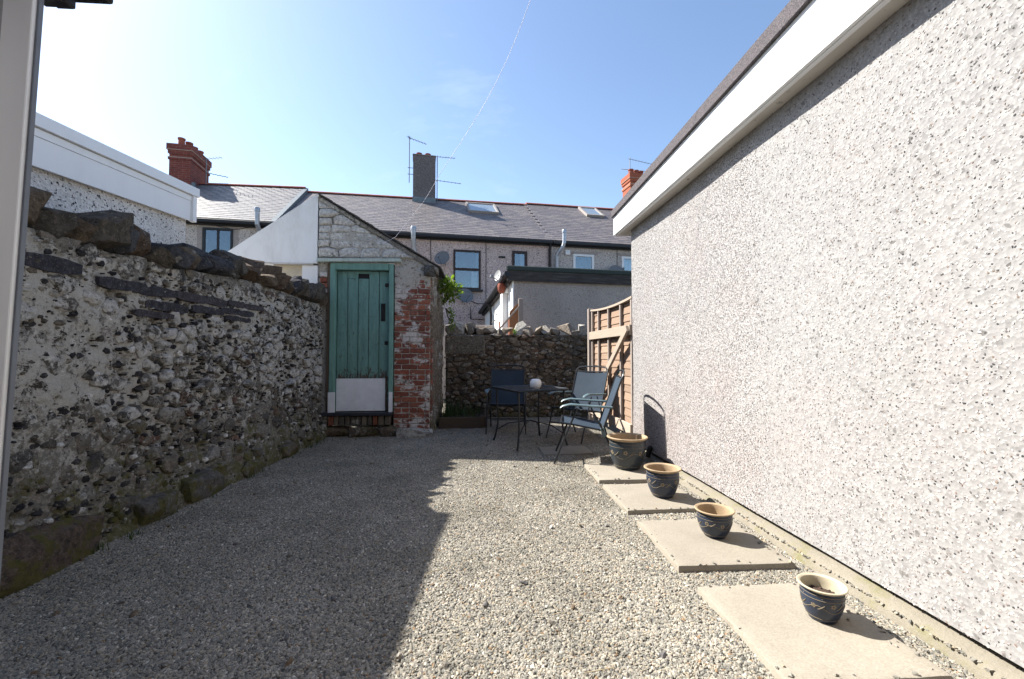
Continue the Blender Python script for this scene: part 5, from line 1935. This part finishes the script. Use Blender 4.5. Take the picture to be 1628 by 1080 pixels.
def window(house, u0, u1, z0, z1, fm, split=None, mull=None, curtain=None, sill=True, ft=0.06):
    """window as a part: frame + panes, sill, dark room behind"""
    m = M()
    y0, y1 = -0.035, 0.05
    yc, yd = (y0 + y1) / 2, y1 - y0
    m.box(((u0 + ft / 2), yc, (z0 + z1) / 2), (ft, yd, z1 - z0))
    m.box(((u1 - ft / 2), yc, (z0 + z1) / 2), (ft, yd, z1 - z0))
    m.box(((u0 + u1) / 2, yc, z1 - ft / 2), (u1 - u0 - 2 * ft, yd, ft))
    m.box(((u0 + u1) / 2, yc, z0 + ft / 2), (u1 - u0 - 2 * ft, yd, ft))
    rects = [(u0 + ft, u1 - ft, z0 + ft, z1 - ft)]
    if split:
        m.box(((u0 + u1) / 2, yc, split), (u1 - u0 - 2 * ft, yd - 0.01, ft * 1.3))
        rects = [(u0 + ft, u1 - ft, z0 + ft, split - ft * 0.65), (u0 + ft, u1 - ft, split + ft * 0.65, z1 - ft)]
    if mull:
        m.box((mull, yc, (z0 + z1) / 2), (ft * 0.8, yd - 0.01, z1 - z0 - 2 * ft))
        rects = [(u0 + ft, mull - ft * 0.4, z0 + ft, z1 - ft), (mull + ft * 0.4, u1 - ft, z0 + ft, z1 - ft)]
    w = part('window', m, fm, house)
    for a_, b_, c_, d_ in rects:
        part('pane', M().box(((a_ + b_) / 2, 0.0, (c_ + d_) / 2), (b_ - a_, 0.006, d_ - c_)), MAT['glass'], w)
    part('room', M().box(((u0 + u1) / 2, 0.30, (z0 + z1) / 2), (u1 - u0, 0.02, z1 - z0)), MAT['room'], w)
    if curtain:
        for (ca, cb_, cz0, cz1) in curtain:
            cm = M()
            for i in range(17):
                x_ = ca + (cb_ - ca) * i / 16
                yy = 0.12 + 0.02 * math.sin(i * 2.1)
                cm.v += [(x_, yy, cz0), (x_, yy, cz1)]
            cm.f = [(2 * i, 2 * i + 2, 2 * i + 3, 2 * i + 1) for i in range(16)]
            part('curtain', cm, MAT['curtain'], w)
    if sill:
        part('sill', M().box(((u0 + u1) / 2, -0.05, z0 - 0.035), (u1 - u0 + 0.12, 0.14, 0.06)), MAT['black_frame'] if fm is not MAT['white_frame'] else MAT['sill_stone'], w)
    return w


def wall_with_holes(u0, u1, z1, holes, ythick=0.28):
    """front wall as strips around openings (holes sorted by u)"""
    m = M()
    us = [u0]
    x = u0
    for (a_, b_, c_, d_) in sorted(holes):
        if a_ > x:
            m.box(((x + a_) / 2, ythick / 2, z1 / 2), (a_ - x, ythick, z1))
        m.box(((a_ + b_) / 2, ythick / 2, c_ / 2), (b_ - a_, ythick, c_))
        if z1 - d_ > 0.01:
            m.box(((a_ + b_) / 2, ythick / 2, (d_ + z1) / 2), (b_ - a_, ythick, z1 - d_))
        x = b_
    m.box(((x + u1) / 2, ythick / 2, z1 / 2), (u1 - x, ythick, z1))
    return m


def make_house(label, u0, u1, zr0, zr1, wallm, slatem, holes, lift=0.0, seed=1, ew=0.25):
    c_, s_ = math.cos(TR), math.sin(TR)
    h = thing('terrace_house', label, 'house', (TA[0] + u0 * c_, TA[1] + u0 * s_, 0), TR, 'terraced houses in the row behind')
    Wd = u1 - u0
    part('wall', wall_with_holes(0.001, Wd - 0.001, EV - 0.02, holes), wallm, h)
    part('rear_body', M().box((Wd / 2, 2 * RW + 0.1, 2.4), (Wd - 0.02, 0.25, 4.8)), wallm, h)
    # deck
    ye, ze = -0.14, EV + lift
    m = M()
    ns_ = 12
    for k in range(ns_):
        a_, b_ = Wd * k / ns_, Wd * (k + 1) / ns_
        za, zb = zr0 + (zr1 - zr0) * k / ns_, zr0 + (zr1 - zr0) * (k + 1) / ns_
        m.add([(a_, ye, ze - 0.004), (b_, ye, ze - 0.004), (b_, RW, zb - 0.012), (a_, RW, za - 0.012), (a_, 2 * RW, ze), (b_, 2 * RW, ze)], [(0, 1, 2, 3), (3, 2, 5, 4)])
    m.add([(0, ye, ze - 0.05), (Wd, ye, ze - 0.05), (Wd, RW, zr1 - 0.05), (0, RW, zr0 - 0.05), (0, 2 * RW, ze - 0.05), (Wd, 2 * RW, ze - 0.05)], [(3, 2, 1, 0), (4, 5, 2, 3)])
    m.add([(0, ye, ze), (0, RW, zr0), (0, 2 * RW, ze), (0, 2 * RW, ze - 0.06), (0, RW, zr0 - 0.06), (0, ye, ze - 0.06)], [(0, 1, 4, 5), (1, 2, 3, 4)])
    m.add([(Wd, ye, ze), (Wd, RW, zr1), (Wd, 2 * RW, ze), (Wd, 2 * RW, ze - 0.06), (Wd, RW, zr1 - 0.06), (Wd, ye, ze - 0.06)], [(5, 4, 1, 0), (4, 3, 2, 1)])
    m.add([(0, ye, ze), (Wd, ye, ze), (Wd, ye, ze - 0.05), (0, ye, ze - 0.05)], [(0, 1, 2, 3)])
    roof = part('roof', m, MAT['roof_deck'], h)
    r_ = random.Random(seed)
    rows = 23
    sl = M().box((0, 0, 0), (ew - 0.006, 0.31, 0.012))
    sme = sl.mesh('slate', slatem)
    rest = M()
    Lr = math.hypot(RW - ye, zr0 - ze)
    cnt = 0
    for i in range(rows):
        n_ = int(Wd / ew) + 1
        for j in range(n_):
            uc = j * ew + (ew / 2 if i % 2 else 0)
            w = ew - 0.006
            if uc > Wd - 0.02:
                continue
            zr = zr0 + (zr1 - zr0) * uc / Wd
            ang_ = math.atan2(zr - ze, RW - ye)
            s = min((i + 0.62) / rows * Lr, Lr - 0.10)
            y_ = ye + s * math.cos(ang_) - math.sin(ang_) * 0.013
            z_ = ze + s * math.sin(ang_) + math.cos(ang_) * 0.013
            dr = r_.uniform(-0.012, 0.012)
            tl = ang_ - 0.035 + r_.uniform(-0.008, 0.008)
            if cnt < 300 and uc + w / 2 < Wd + 0.1:
                put('slate', sme, roof, (uc, y_, z_), (tl, r_.uniform(-0.006, 0.006), dr))
                cnt += 1
            else:
                R_ = Matrix.Rotation(tl, 3, 'X')
                rest.box((uc, y_, z_), (w, 0.31, 0.012), R_)
    q = part('slates', rest, slatem, roof)
    q['kind'] = 'stuff'
    # ridge tiles
    n_ = int(Wd / 0.45) + 1
    pm = None
    for j in range(n_):
        a_, b_ = j * Wd / n_, (j + 1) * Wd / n_
        za, zb = zr0 + (zr1 - zr0) * a_ / Wd + 0.055, zr0 + (zr1 - zr0) * b_ / Wd + 0.055
        m = M()
        for (x_, z_) in ((a_ + 0.004, za), (b_ - 0.004, zb)):
            for k in range(7):
                t_ = PI * k / 6
                m.v.append((x_, RW - 0.13 * math.cos(t_), z_ - 0.07 + 0.085 * math.sin(t_)))
        for k in range(6):
            m.f.append((k, k + 1, 8 + k, 7 + k))
        m.f += [tuple(range(7)), tuple(range(7, 14))]
        part('ridge_tile', m, MAT['ridge_red'], roof, center=True)
    part('gutter', M().box((Wd / 2, -0.17, EV - 0.085 + lift), (Wd - 0.004, 0.12, 0.11), None, 0.02).box((Wd / 2, -0.06, EV - 0.10 + lift), (Wd - 0.004, 0.08, 0.16)), MAT['black_plastic'], h)
    return h


WL = [(5.711, 6.483, 3.7, 4.796)]
houseL = make_house('end house of the row at left, paler slate roof and one black window', -5.5, 2.05, 7.12, 7.42, MAT['dash_grey'], MAT['slate_light'], WL, 0.07, 2, 0.30)
window(houseL, *WL[0], MAT['black_frame'], mull=6.10, curtain=[(6.36, 6.43, 3.76, 4.74)])
WMs = [(7.329 - 2.05, 8.205 - 2.05, 3.255, 4.522), (9.246 - 2.05, 9.758 - 2.05, 3.5, 4.578)]
houseM = make_house('middle house of the row with purple slates, grey chimney and brown framed windows', 2.06, 10.60, 7.27, 7.40, MAT['dash_pink'], MAT['slate_purple'],
                    [(5.269, 6.145, 3.255, 4.522), (7.186, 7.698, 3.5, 4.578)], 0.0, 3, 0.245)
window(houseM, 5.269, 6.145, 3.255, 4.522, MAT['brown_frame'], split=3.90, curtain=[(5.86, 6.06, 3.33, 3.85), (6.0, 6.09, 3.9, 4.46)])
window(houseM, 7.186, 7.698, 3.5, 4.578, MAT['brown_frame'], curtain=[(7.5, 7.64, 3.56, 4.52)], ft=0.085)
houseR = make_house('right hand house of the row with white framed windows, partly behind the garage', 10.61, 19.5, 7.45, 7.52, MAT['dash_grey'], MAT['slate_purple'],
                    [(0.757, 1.507, 3.7, 4.576), (2.538, 3.6, 3.7, 4.574)], 0.0, 4, 0.245)
window(houseR, 0.757, 1.507, 3.7, 4.576, MAT['white_frame'], ft=0.075)
window(houseR, 2.538, 3.6, 3.7, 4.574, MAT['white_frame'], ft=0.075, curtain=[(2.6, 3.5, 3.75, 4.5)])
# plain lintel/side patch of paler render round the left windows
part('render_band', M().box((6.1, -0.006, 4.85), (1.0, 0.008, 0.085)).box((5.63, -0.006, 4.28), (0.13, 0.008, 1.05)).box((6.56, -0.006, 4.28), (0.13, 0.008, 1.05)), MAT['sill_stone'], houseL)
part('lintel', M().box((1.13, -0.01, 4.62), (1.05, 0.02, 0.07)), MAT['sill_stone'], houseR)
part('lintel', M().box((3.07, -0.01, 4.64), (1.3, 0.02, 0.07)), MAT['sill_stone'], houseR)
# roof verge between left and middle house: raised lead covered edge
m = M()
ang_ = math.atan2(7.42 - 5.04, RW + 0.14)
m.add([(7.50, -0.16, 5.055), (7.64, -0.16, 5.055), (7.64, RW, 7.45), (7.50, RW, 7.45), (7.50, -0.16, 4.93), (7.64, -0.16, 4.93), (7.64, RW, 7.28), (7.50, RW, 7.28)],
      [(0, 1, 2, 3), (7, 6, 5, 4), (0, 4, 5, 1), (1, 5, 6, 2), (2, 6, 7, 3), (3, 7, 4, 0)])
part('lead_verge', m, MAT['lead'], houseL)


def flue(house, pts, r=0.062):
    f_ = part('flue_pipe', M().tube(pts, r, 12), MAT['galv'], house, smooth=True)
    m = M()
    p0, p1 = Vector(pts[0]), Vector(pts[1])
    top = Vector(pts[-1])
    m.lathe([(r * 1.18, -0.10), (r * 1.22, -0.09), (r * 1.22, 0.0), (r * 1.15, 0.01)], 12, tuple(top))
    part('flue_cap', m, MAT['galv'], f_, smooth=True)
    return f_


flue(houseL, [(1.707 + 5.5, -0.10, 3.4), (1.712 + 5.5, -0.10, 4.75), (1.712 + 5.5, -0.30, 4.9), (1.712 + 5.5, -0.32, 5.36)])
flue(houseM, [(6.10 - 2.06, -0.10, 3.2), (6.12 - 2.06, -0.10, 4.35), (6.08 - 2.06, -0.20, 4.55), (6.08 - 2.06, -0.32, 4.70), (6.08 - 2.06, -0.32, 5.08)], 0.07)
flue(houseR, [(10.762 - 10.61, -0.10, 3.0), (10.762 - 10.61, -0.10, 4.45), (10.80 - 10.61, -0.2, 4.58), (10.92 - 10.61, -0.32, 4.76), (10.944 - 10.61, -0.33, 4.9), (10.944 - 10.61, -0.33, 5.28)])
part('downpipe', M().tube([(10.519 - 2.06, -0.07, 2.0), (10.519 - 2.06, -0.07, 4.66), (10.519 - 2.06, -0.14, 4.80), (10.519 - 2.06, -0.17, 4.86)], 0.042, 10), MAT['black_plastic'], houseM, smooth=True)
part('air_brick', M().box((8.908 - 2.06, -0.006, 4.352), (0.215, 0.02, 0.065)), MAT['black_plastic'], houseM)
part('vent_box', M().box((11.165 - 10.61, -0.03, 4.61), (0.17, 0.06, 0.17), None, 0.01), MAT['white_frame'], houseR)
part('wall_cable', M().tube([(8.38 - 2.06, -0.012, 2.2), (8.38 - 2.06, -0.012, 4.83)], 0.009, 5), MAT['cable_dark'], houseM)
part('wall_cable', M().tube([(6.62 - 2.06, -0.014, 4.1), (6.60 - 2.06, -0.014, 4.84)], 0.010, 5), MAT['cable_dark'], houseM)
part('wall_cable', M().tube([(7.5 - 2.06, -0.014, 3.02), (8.1 - 2.06, -0.014, 2.80), (8.9 - 2.06, -0.014, 2.83)], 0.010, 5), MAT['cable_dark'], houseM)
part('wall_cable', M().tube([(7.88 - 2.06, -0.014, 2.3), (7.88 - 2.06, -0.014, 2.70), (7.9 - 2.06, -0.014, 2.30), (8.3 - 2.06, -0.014, 2.3)], 0.014, 5), MAT['cable_dark'], houseM)
part('wall_cable', M().tube([(12.98 - 10.61, -0.012, 3.4), (12.98 - 10.61, -0.012, 4.83)], 0.009, 5), MAT['cable_dark'], houseR)
part('wall_cable', M().tube([(0.35 + 5.5, -0.02, 4.9), (1.0 + 5.5, -0.02, 4.78), (1.4 + 5.5, -0.02, 4.86)], 0.009, 5), MAT['cable_dark'], houseL)


def skylight(house, u0, u1, t0, t1, zr, zofs):
    ye, ze = -0.14, EV
    ang_ = math.atan2(zr - ze, RW - ye)
    Lr = math.hypot(RW - ye, zr - ze)
    s0_, s1_ = t0 * Lr, t1 * Lr
    w, hgt = u1 - u0, s1_ - s0_
    R_ = Matrix.Rotation(ang_, 3, 'X')
    sc = (s0_ + s1_) / 2
    c0 = Vector(((u0 + u1) / 2, ye + sc * math.cos(ang_), ze + sc * math.sin(ang_))) + R_ @ Vector((0, 0, zofs))
    m = M()
    ft = 0.07
    for (dx_, dy_, sx_, sy_) in ((0, hgt / 2 - ft / 2, w, ft), (0, -hgt / 2 + ft / 2, w, ft), (-w / 2 + ft / 2, 0, ft, hgt - 2 * ft), (w / 2 - ft / 2, 0, ft, hgt - 2 * ft)):
        m.box(tuple(c0 + R_ @ Vector((dx_, dy_, 0))), (sx_, sy_, 0.11), R_)
    s_ = part('skylight', m, plain('skylight_frame', (0.30, 0.27, 0.25), 0.6), house)
    part('pane', M().box(tuple(c0 + R_ @ Vector((0, 0, 0.015))), (w - 2 * ft, hgt - 2 * ft, 0.02), R_), MAT['sky_pane'], s_)


t = NT('skylight_glass')
MAT['sky_pane'] = t.done((0.26, 0.31, 0.35), 0.14, None, 0.3, 0.5)
skylight(houseM, 8.05 - 2.06, 9.20 - 2.06, 0.61, 0.90, 7.36, 0.06)
skylight(houseR, 12.85 - 10.61, 13.62 - 10.61, 0.69, 0.95, 7.47, 0.06)


def chimney(house, uc, yc, w, d, z0, z1, matw, pots, bands, lead, pot_r=0.11, pot_h=0.24):
    m = M()
    m.box((0, 0, (z1 - z0) / 2), (w, d, z1 - z0))
    c_ = put('chimney', m.mesh('chimney', matw), house, (uc, yc, z0))
    if bands:
        H_ = z1 - z0
        part('corbel', M().box((0, 0, H_ - 0.10), (w + 0.13, d + 0.13, 0.20)).box((0, 0, H_ - 0.27), (w + 0.07, d + 0.07, 0.12)).box((0, 0, H_ - 0.50), (w + 0.06, d + 0.06, 0.075)), matw, c_)
        part('mortar_band', M().box((0, 0, H_ - 0.205), (w + 0.14, d + 0.14, 0.012)).box((0, 0, H_ - 0.455), (w + 0.07, d + 0.07, 0.016)), MAT['pale_band'], c_)
    else:
        part('cap', M().box((0, 0, z1 - z0 + 0.001), (w + 0.04, d + 0.04, 0.05), None, 0.01), matw, c_)
    pm = M().lathe([(pot_r * 0.80, 0), (pot_r, 0.01), (pot_r * 0.90, 0.05), (pot_r * 0.82, pot_h * 0.75), (pot_r * 1.0, pot_h * 0.80), (pot_r * 1.02, pot_h * 0.98), (pot_r * 0.9, pot_h), (pot_r * 0.72, pot_h * 0.97), (pot_r * 0.7, 0.06), (0, 0.05)], 14).mesh('chimney_pot', MAT['pot_clay'], True)
    for (x_, y_) in pots:
        put('chimney_pot', pm, c_, (x_, y_, z1 - z0 + 0.025))
    if lead:
        part('lead_apron', M().box((0, -d / 2 - 0.012, lead / 2 + 0.0), (w + 0.03, 0.02, lead)), MAT['lead'], c_)
    return c_


chimney(houseM, 6.43 - 2.06, RW - 0.12, 0.86, 0.62, 6.75, 8.93, MAT['dash_chimney'], [(-0.20, 0), (0.14, 0)], False, 0.52, 0.115, 0.17)
chimney(houseL, -1.80 + 5.5, RW - 0.05, 0.66, 1.30, 6.4, 8.38, MAT['chimney_brick'], [(-0.05, -0.48), (0.05, -0.18), (0.05, 0.17), (0.1, 0.48)], True, 0, 0.115, 0.27)
part('step_flashing', M().box((-1.36 + 5.5, RW - 0.72, 7.0), (0.1, 0.1, 0.16)), MAT['lead'], houseL)
chimney(houseR, 16.0 - 10.61, RW - 0.4, 2.0, 0.72, 6.9, 8.85, brick_mat('orange_chimney_brick', [(0.36, 0.13, 0.075), (0.31, 0.10, 0.06)], 0.0),
        [(-0.82, -0.05), (-0.55, 0.0), (-0.3, 0.05), (-0.05, -0.2), (0.2, 0.1), (0.35, -0.15), (0.7, 0.0)], True, 0, 0.12, 0.27)


def aerial(label, u, w, z0, z1, booms, stay=None):
    c_, s_ = math.cos(TR), math.sin(TR)
    t_ = thing('tv_aerial', label, 'aerial', (TA[0] + u * c_ - w * s_, TA[1] + u * s_ + w * c_, z0), TR, 'television aerials on the chimneys')
    H_ = z1 - z0
    part('mast', M().tube([(0, 0, 0), (0, 0, H_)], 0.017, 6), MAT['aerial'], t_)
    for (zb, (dx_, dy_, dz_), L0, L1, nel, el) in booms:
        d_ = Vector((dx_, dy_, dz_)).normalized()
        m = M()
        p = Vector((0, 0, zb - z0))
        m.tube([p - d_ * L0, p + d_ * L1], 0.011, 5)
        sd = d_.cross(Vector((0, 0, 1))).normalized()
        for k in range(nel):
            q = p + d_ * (-L0 + (L0 + L1) * (k + 0.5) / nel)
            m.tube([q - sd * el, q + sd * el], 0.006, 4)
        part('boom', m, MAT['aerial'], t_)
    if stay:
        m = M()
        for zz in stay:
            m.tube([(-0.06, 0, zz - z0), (0.36, 0, zz - z0)], 0.013, 5)
        m.tube([(0.16, 0, stay[0] - z0), (0.16, 0, stay[1] - z0)], 0.011, 5)
        part('wall_bracket', m, MAT['aerial'], t_)
    return t_


aerial('tall thin aerial mast bracketed to the left side of the grey chimney', 5.855, 3.3, 7.85, 9.66, [(9.62, (0.85, -0.3, -0.38), 0.06, 0.75, 6, 0.10), (9.63, (0.2, 0.5, 0), 0.15, 0.12, 3, 0.08)], (8.19, 8.44))
aerial('aerial mast with two booms on the right of the grey chimney', 6.93, 3.3, 7.15, 9.02, [(8.98, (1, 0.1, 0.05), 0.05, 0.72, 7, 0.11), (8.03, (1, 0.0, -0.06), 0.1, 0.95, 7, 0.09)])
aerial('aerial beside the red brick chimney on the left house', -1.17, 3.3, 7.2, 8.15, [(8.12, (1, -0.2, 0.1), 0.12, 0.55, 6, 0.1), (7.62, (1, -0.1, -0.18), 0.03, 0.75, 5, 0.08)])
aerial('cluster of crossed aerials above the orange chimney beyond the garage', 15.22, 3.3, 8.9, 9.75, [(9.68, (1, -0.4, -0.35), 0.06, 1.0, 8, 0.1), (9.2, (1, 0.2, 0.1), 0.45, 1.1, 9, 0.13)])


def dish(label, pos, rz, R, mat, tilt=0.35, arm=True):
    t_ = thing('satellite_dish', label, 'satellite dish', pos, rz, 'satellite dishes on the houses')
    m = M()
    rings = 6
    nn_ = 24
    for side in (0, 1):
        for i in range(rings + 1):
            q = i / rings
            for k in range(nn_):
                a_ = 2 * PI * k / nn_
                m.v.append((R * q * math.cos(a_), 0.10 * R * 2 * (1 - q * q) + side * 0.008, R * 0.93 * q * math.sin(a_)))
    off = (rings + 1) * nn_
    for s_ in (0, off):
        for i in range(rings):
            for k in range(nn_):
                m.f.append((s_ + i * nn_ + k, s_ + i * nn_ + (k + 1) % nn_, s_ + (i + 1) * nn_ + (k + 1) % nn_, s_ + (i + 1) * nn_ + k))
    for k in range(nn_):
        a_ = rings * nn_
        m.f.append((a_ + k, a_ + (k + 1) % nn_, off + a_ + (k + 1) % nn_, off + a_ + k))
    R_ = Matrix.Rotation(-tilt, 3, 'X')
    m.v = [tuple(R_ @ Vector(p)) for p in m.v]
    part('reflector', m, mat, t_, smooth=True)
    a_ = R_ @ Vector((0, 0.02, -R * 0.8))
    b_ = R_ @ Vector((0, -R * 1.1, -R * 0.45))
    part('feed_arm', M().tube([tuple(a_), tuple(b_)], 0.012, 6).box(tuple(b_), (0.06, 0.07, 0.06), R_, 0.01), MAT['aerial'], t_)
    part('wall_bracket', M().tube([tuple(R_ @ Vector((0, 0.15 * R, 0))), (0, 0.26, -0.05), (0, 0.30, -0.2)], 0.02, 6), MAT['aerial'], t_)
    return t_


def tw(u, w, z):
    return (TA[0] + u * math.cos(TR) - w * math.sin(TR), TA[1] + u * math.sin(TR) + w * math.cos(TR), z)


dish('dark satellite dish on the pink house wall, left of the upper window', tw(6.95, -0.30, 4.18), TR - 0.45, 0.25, MAT['dish'], 0.3)
dish('dark satellite dish on the pink house wall, below the brown window', tw(7.69, -0.30, 3.02), TR + 0.25, 0.26, MAT['dish'], 0.3)
dish('dark satellite dish just showing above the dark flat roof edge', tw(12.86, -0.30, 3.98), TR + 0.1, 0.30, MAT['dish'], 0.5)

# ------------------------------------------------------------------ rear extension with flat roof beyond the back wall
EXY = 9.6
ex = thing('rear_extension', 'grey rendered rear extension with flat dark roof edge and white sunlit side', 'building', (0.72, EXY, 0), TR)
e0 = np.array([0.72, EXY, 0])
cT, sT = math.cos(TR), math.sin(TR)
DP = 4.30
part('front_wall', M().box((2.6, 0.12, 1.45), (5.2, 0.24, 2.92)), MAT['render_grey'], ex)
part('side_wall', M().prism([(0.241, -0.05), (DP, -0.05), (DP, 2.5), (0.241, 2.88)], 'x', 0.002, 0.24), MAT['white_wall'], ex)
part('white_corner', M().box((-0.012, 0.05, 1.43), (0.022, 0.12, 2.86)), MAT['white_wall'], ex)
part('roof_slab', M().prism([(-0.03, 2.93), (DP, 2.55), (DP, 2.68), (-0.03, 3.10)], 'x', -0.10, 5.3), MAT['felt'], ex)
part('fascia_board', M().box((2.57, -0.06, 2.915), (5.46, 0.035, 0.22)), MAT['dark_board'], ex)
part('felt_edge', M().box((2.57, -0.065, 3.085), (5.50, 0.06, 0.115), None, 0.02), MAT['felt_green'], ex)
g_ = M()
g_.tube([(-0.17, -0.08, 2.96), (-0.17, DP - 0.1, 2.49)], 0.062, 8)
part('gutter', g_, MAT['black_plastic'], ex, smooth=True)
g_ = M()
g_.add([(-0.02, -0.03, 2.98), (-0.02, DP, 2.55), (-0.10, DP, 2.55), (-0.10, -0.03, 2.98), (-0.02, -0.03, 2.82), (-0.02, DP, 2.40), (-0.10, DP, 2.40), (-0.10, -0.03, 2.82)],
       [(0, 1, 2, 3), (7, 6, 5, 4), (0, 4, 5, 1), (1, 5, 6, 2), (2, 6, 7, 3), (3, 7, 4, 0)])
part('side_fascia', g_, MAT['dark_board'], ex)
part('downpipe', M().tube([(-0.17, 2.6, 2.6), (-0.10, 2.6, 2.45), (-0.08, 2.6, 2.3), (-0.08, 2.6, 0.0)], 0.036, 8), MAT['black_plastic'], ex, smooth=True)
part('pilaster', M().box((-0.07, 0.78, 1.31), (0.13, 0.26, 2.62)), MAT['white_wall'], ex)
part('door', M().box((-0.012, 1.45, 1.0), (0.03, 0.55, 2.05)), plain('brown_stained_door', (0.16, 0.06, 0.035), 0.6), ex)
part('door', M().box((-0.012, 0.35, 1.0), (0.03, 0.34, 2.0)), plain('brown_stained_door_near', (0.17, 0.065, 0.04), 0.6), ex)
part('terracotta_hopper', M().lathe([(0.05, 0), (0.085, 0.05), (0.10, 0.16), (0.085, 0.22), (0.07, 0.2), (0.04, 0.05)], 14, (-0.16, 0.60, 2.62)), MAT['pot_clay'], ex, smooth=True)
part('wall_lamp', M().tube([(-0.02, 1.95, 2.05), (-0.12, 1.95, 2.08), (-0.16, 1.95, 2.0)], 0.014, 6).tube([(-0.02, 1.8, 2.2), (-0.1, 1.8, 2.23)], 0.012, 6), MAT['black_plastic'], ex)
dish('white satellite dish on the side of the rear extension by its black gutter', (0.36, EXY + 0.1, 2.95), -1.05, 0.13, MAT['dish_white'], 0.15)
# gate remnant and post beyond the back wall
gt = thing('old_gate', 'broken orange stained gate leaf on a grey post behind the back wall', 'gate', (0.80, 9.25, 0), 0.0)
part('post', M().box((0.045, 0, 1.19), (0.10, 0.09, 2.38), None, 0.01), MAT['fence_grey'], gt)
m = M().prism([(-0.20, 0.1), (-0.012, 0.1), (-0.012, 2.28), (-0.20, 2.06)], 'y', -0.015, 0.012)
part('gate_leaf', m, MAT['orange_wood'], gt)
part('top_rail', M().box((-0.10, -0.035, 2.13), (0.20, 0.035, 0.09), Matrix.Rotation(-0.85, 3, 'Y'), 0.004), MAT['orange_wood'], gt)
pl = part('leaning_plank', M().box((0, 0, 0), (0.035, 0.05, 1.0), None, 0.004), MAT['fence_grey'], None)
pl.location = (0.46, 8.95, 1.80)
pl.rotation_euler = (0.1, 0.72, 0)
tag(pl, 'grey weathered plank leaning diagonally in front of the white extension side', 'plank')

# low block wall section between the privy and the extension
nb2 = thing('low_block_wall', 'low pale rendered wall under the pink house between privy and extension', 'wall', tw(7.1, -2.2, 0), TR)
part('wall', M().box((0, 0, 0.95), (2.2, 0.2, 1.9)), MAT['render_grey'], nb2)
part('coping', M().box((0, 0, 1.93), (2.26, 0.26, 0.06), None, 0.01), MAT['sill_stone'], nb2)

# ------------------------------------------------------------------ overhead cable to the privy
def catmull(P, n=14):
    P = [Vector(p) for p in P]
    Q = [P[0] * 2 - P[1]] + P + [P[-1] * 2 - P[-2]]
    out = []
    for k in range(1, len(Q) - 2):
        for i in range(n):
            t_ = i / n
            a, b, c, d = Q[k - 1], Q[k], Q[k + 1], Q[k + 2]
            out.append(0.5 * (2 * b + (c - a) * t_ + (2 * a - 5 * b + 4 * c - d) * t_ * t_ + (3 * b - a - 3 * c + d) * t_ ** 3))
    return out + [P[-1]]


pts_c = catmull([(-1.25, SY - 0.06, 2.885), (-0.93, 5.92, 3.075), (-0.568, 5.40, 3.348), (0.45, 3.93, 4.50), (1.15, 0.6, 6.3), (1.6, -4.6, 8.22)])
cb_ = M().tube([(-1.68, SY - 0.06, 2.80), (-1.60, SY - 0.075, 2.845), (-1.45, SY - 0.08, 2.78), (-1.34, SY - 0.08, 2.83)] + pts_c, 0.0022, 6)
tag(part('overhead_cable', cb_, MAT['cable'], None, smooth=True), 'white cable running from the privy gable up across the sky', 'cable')
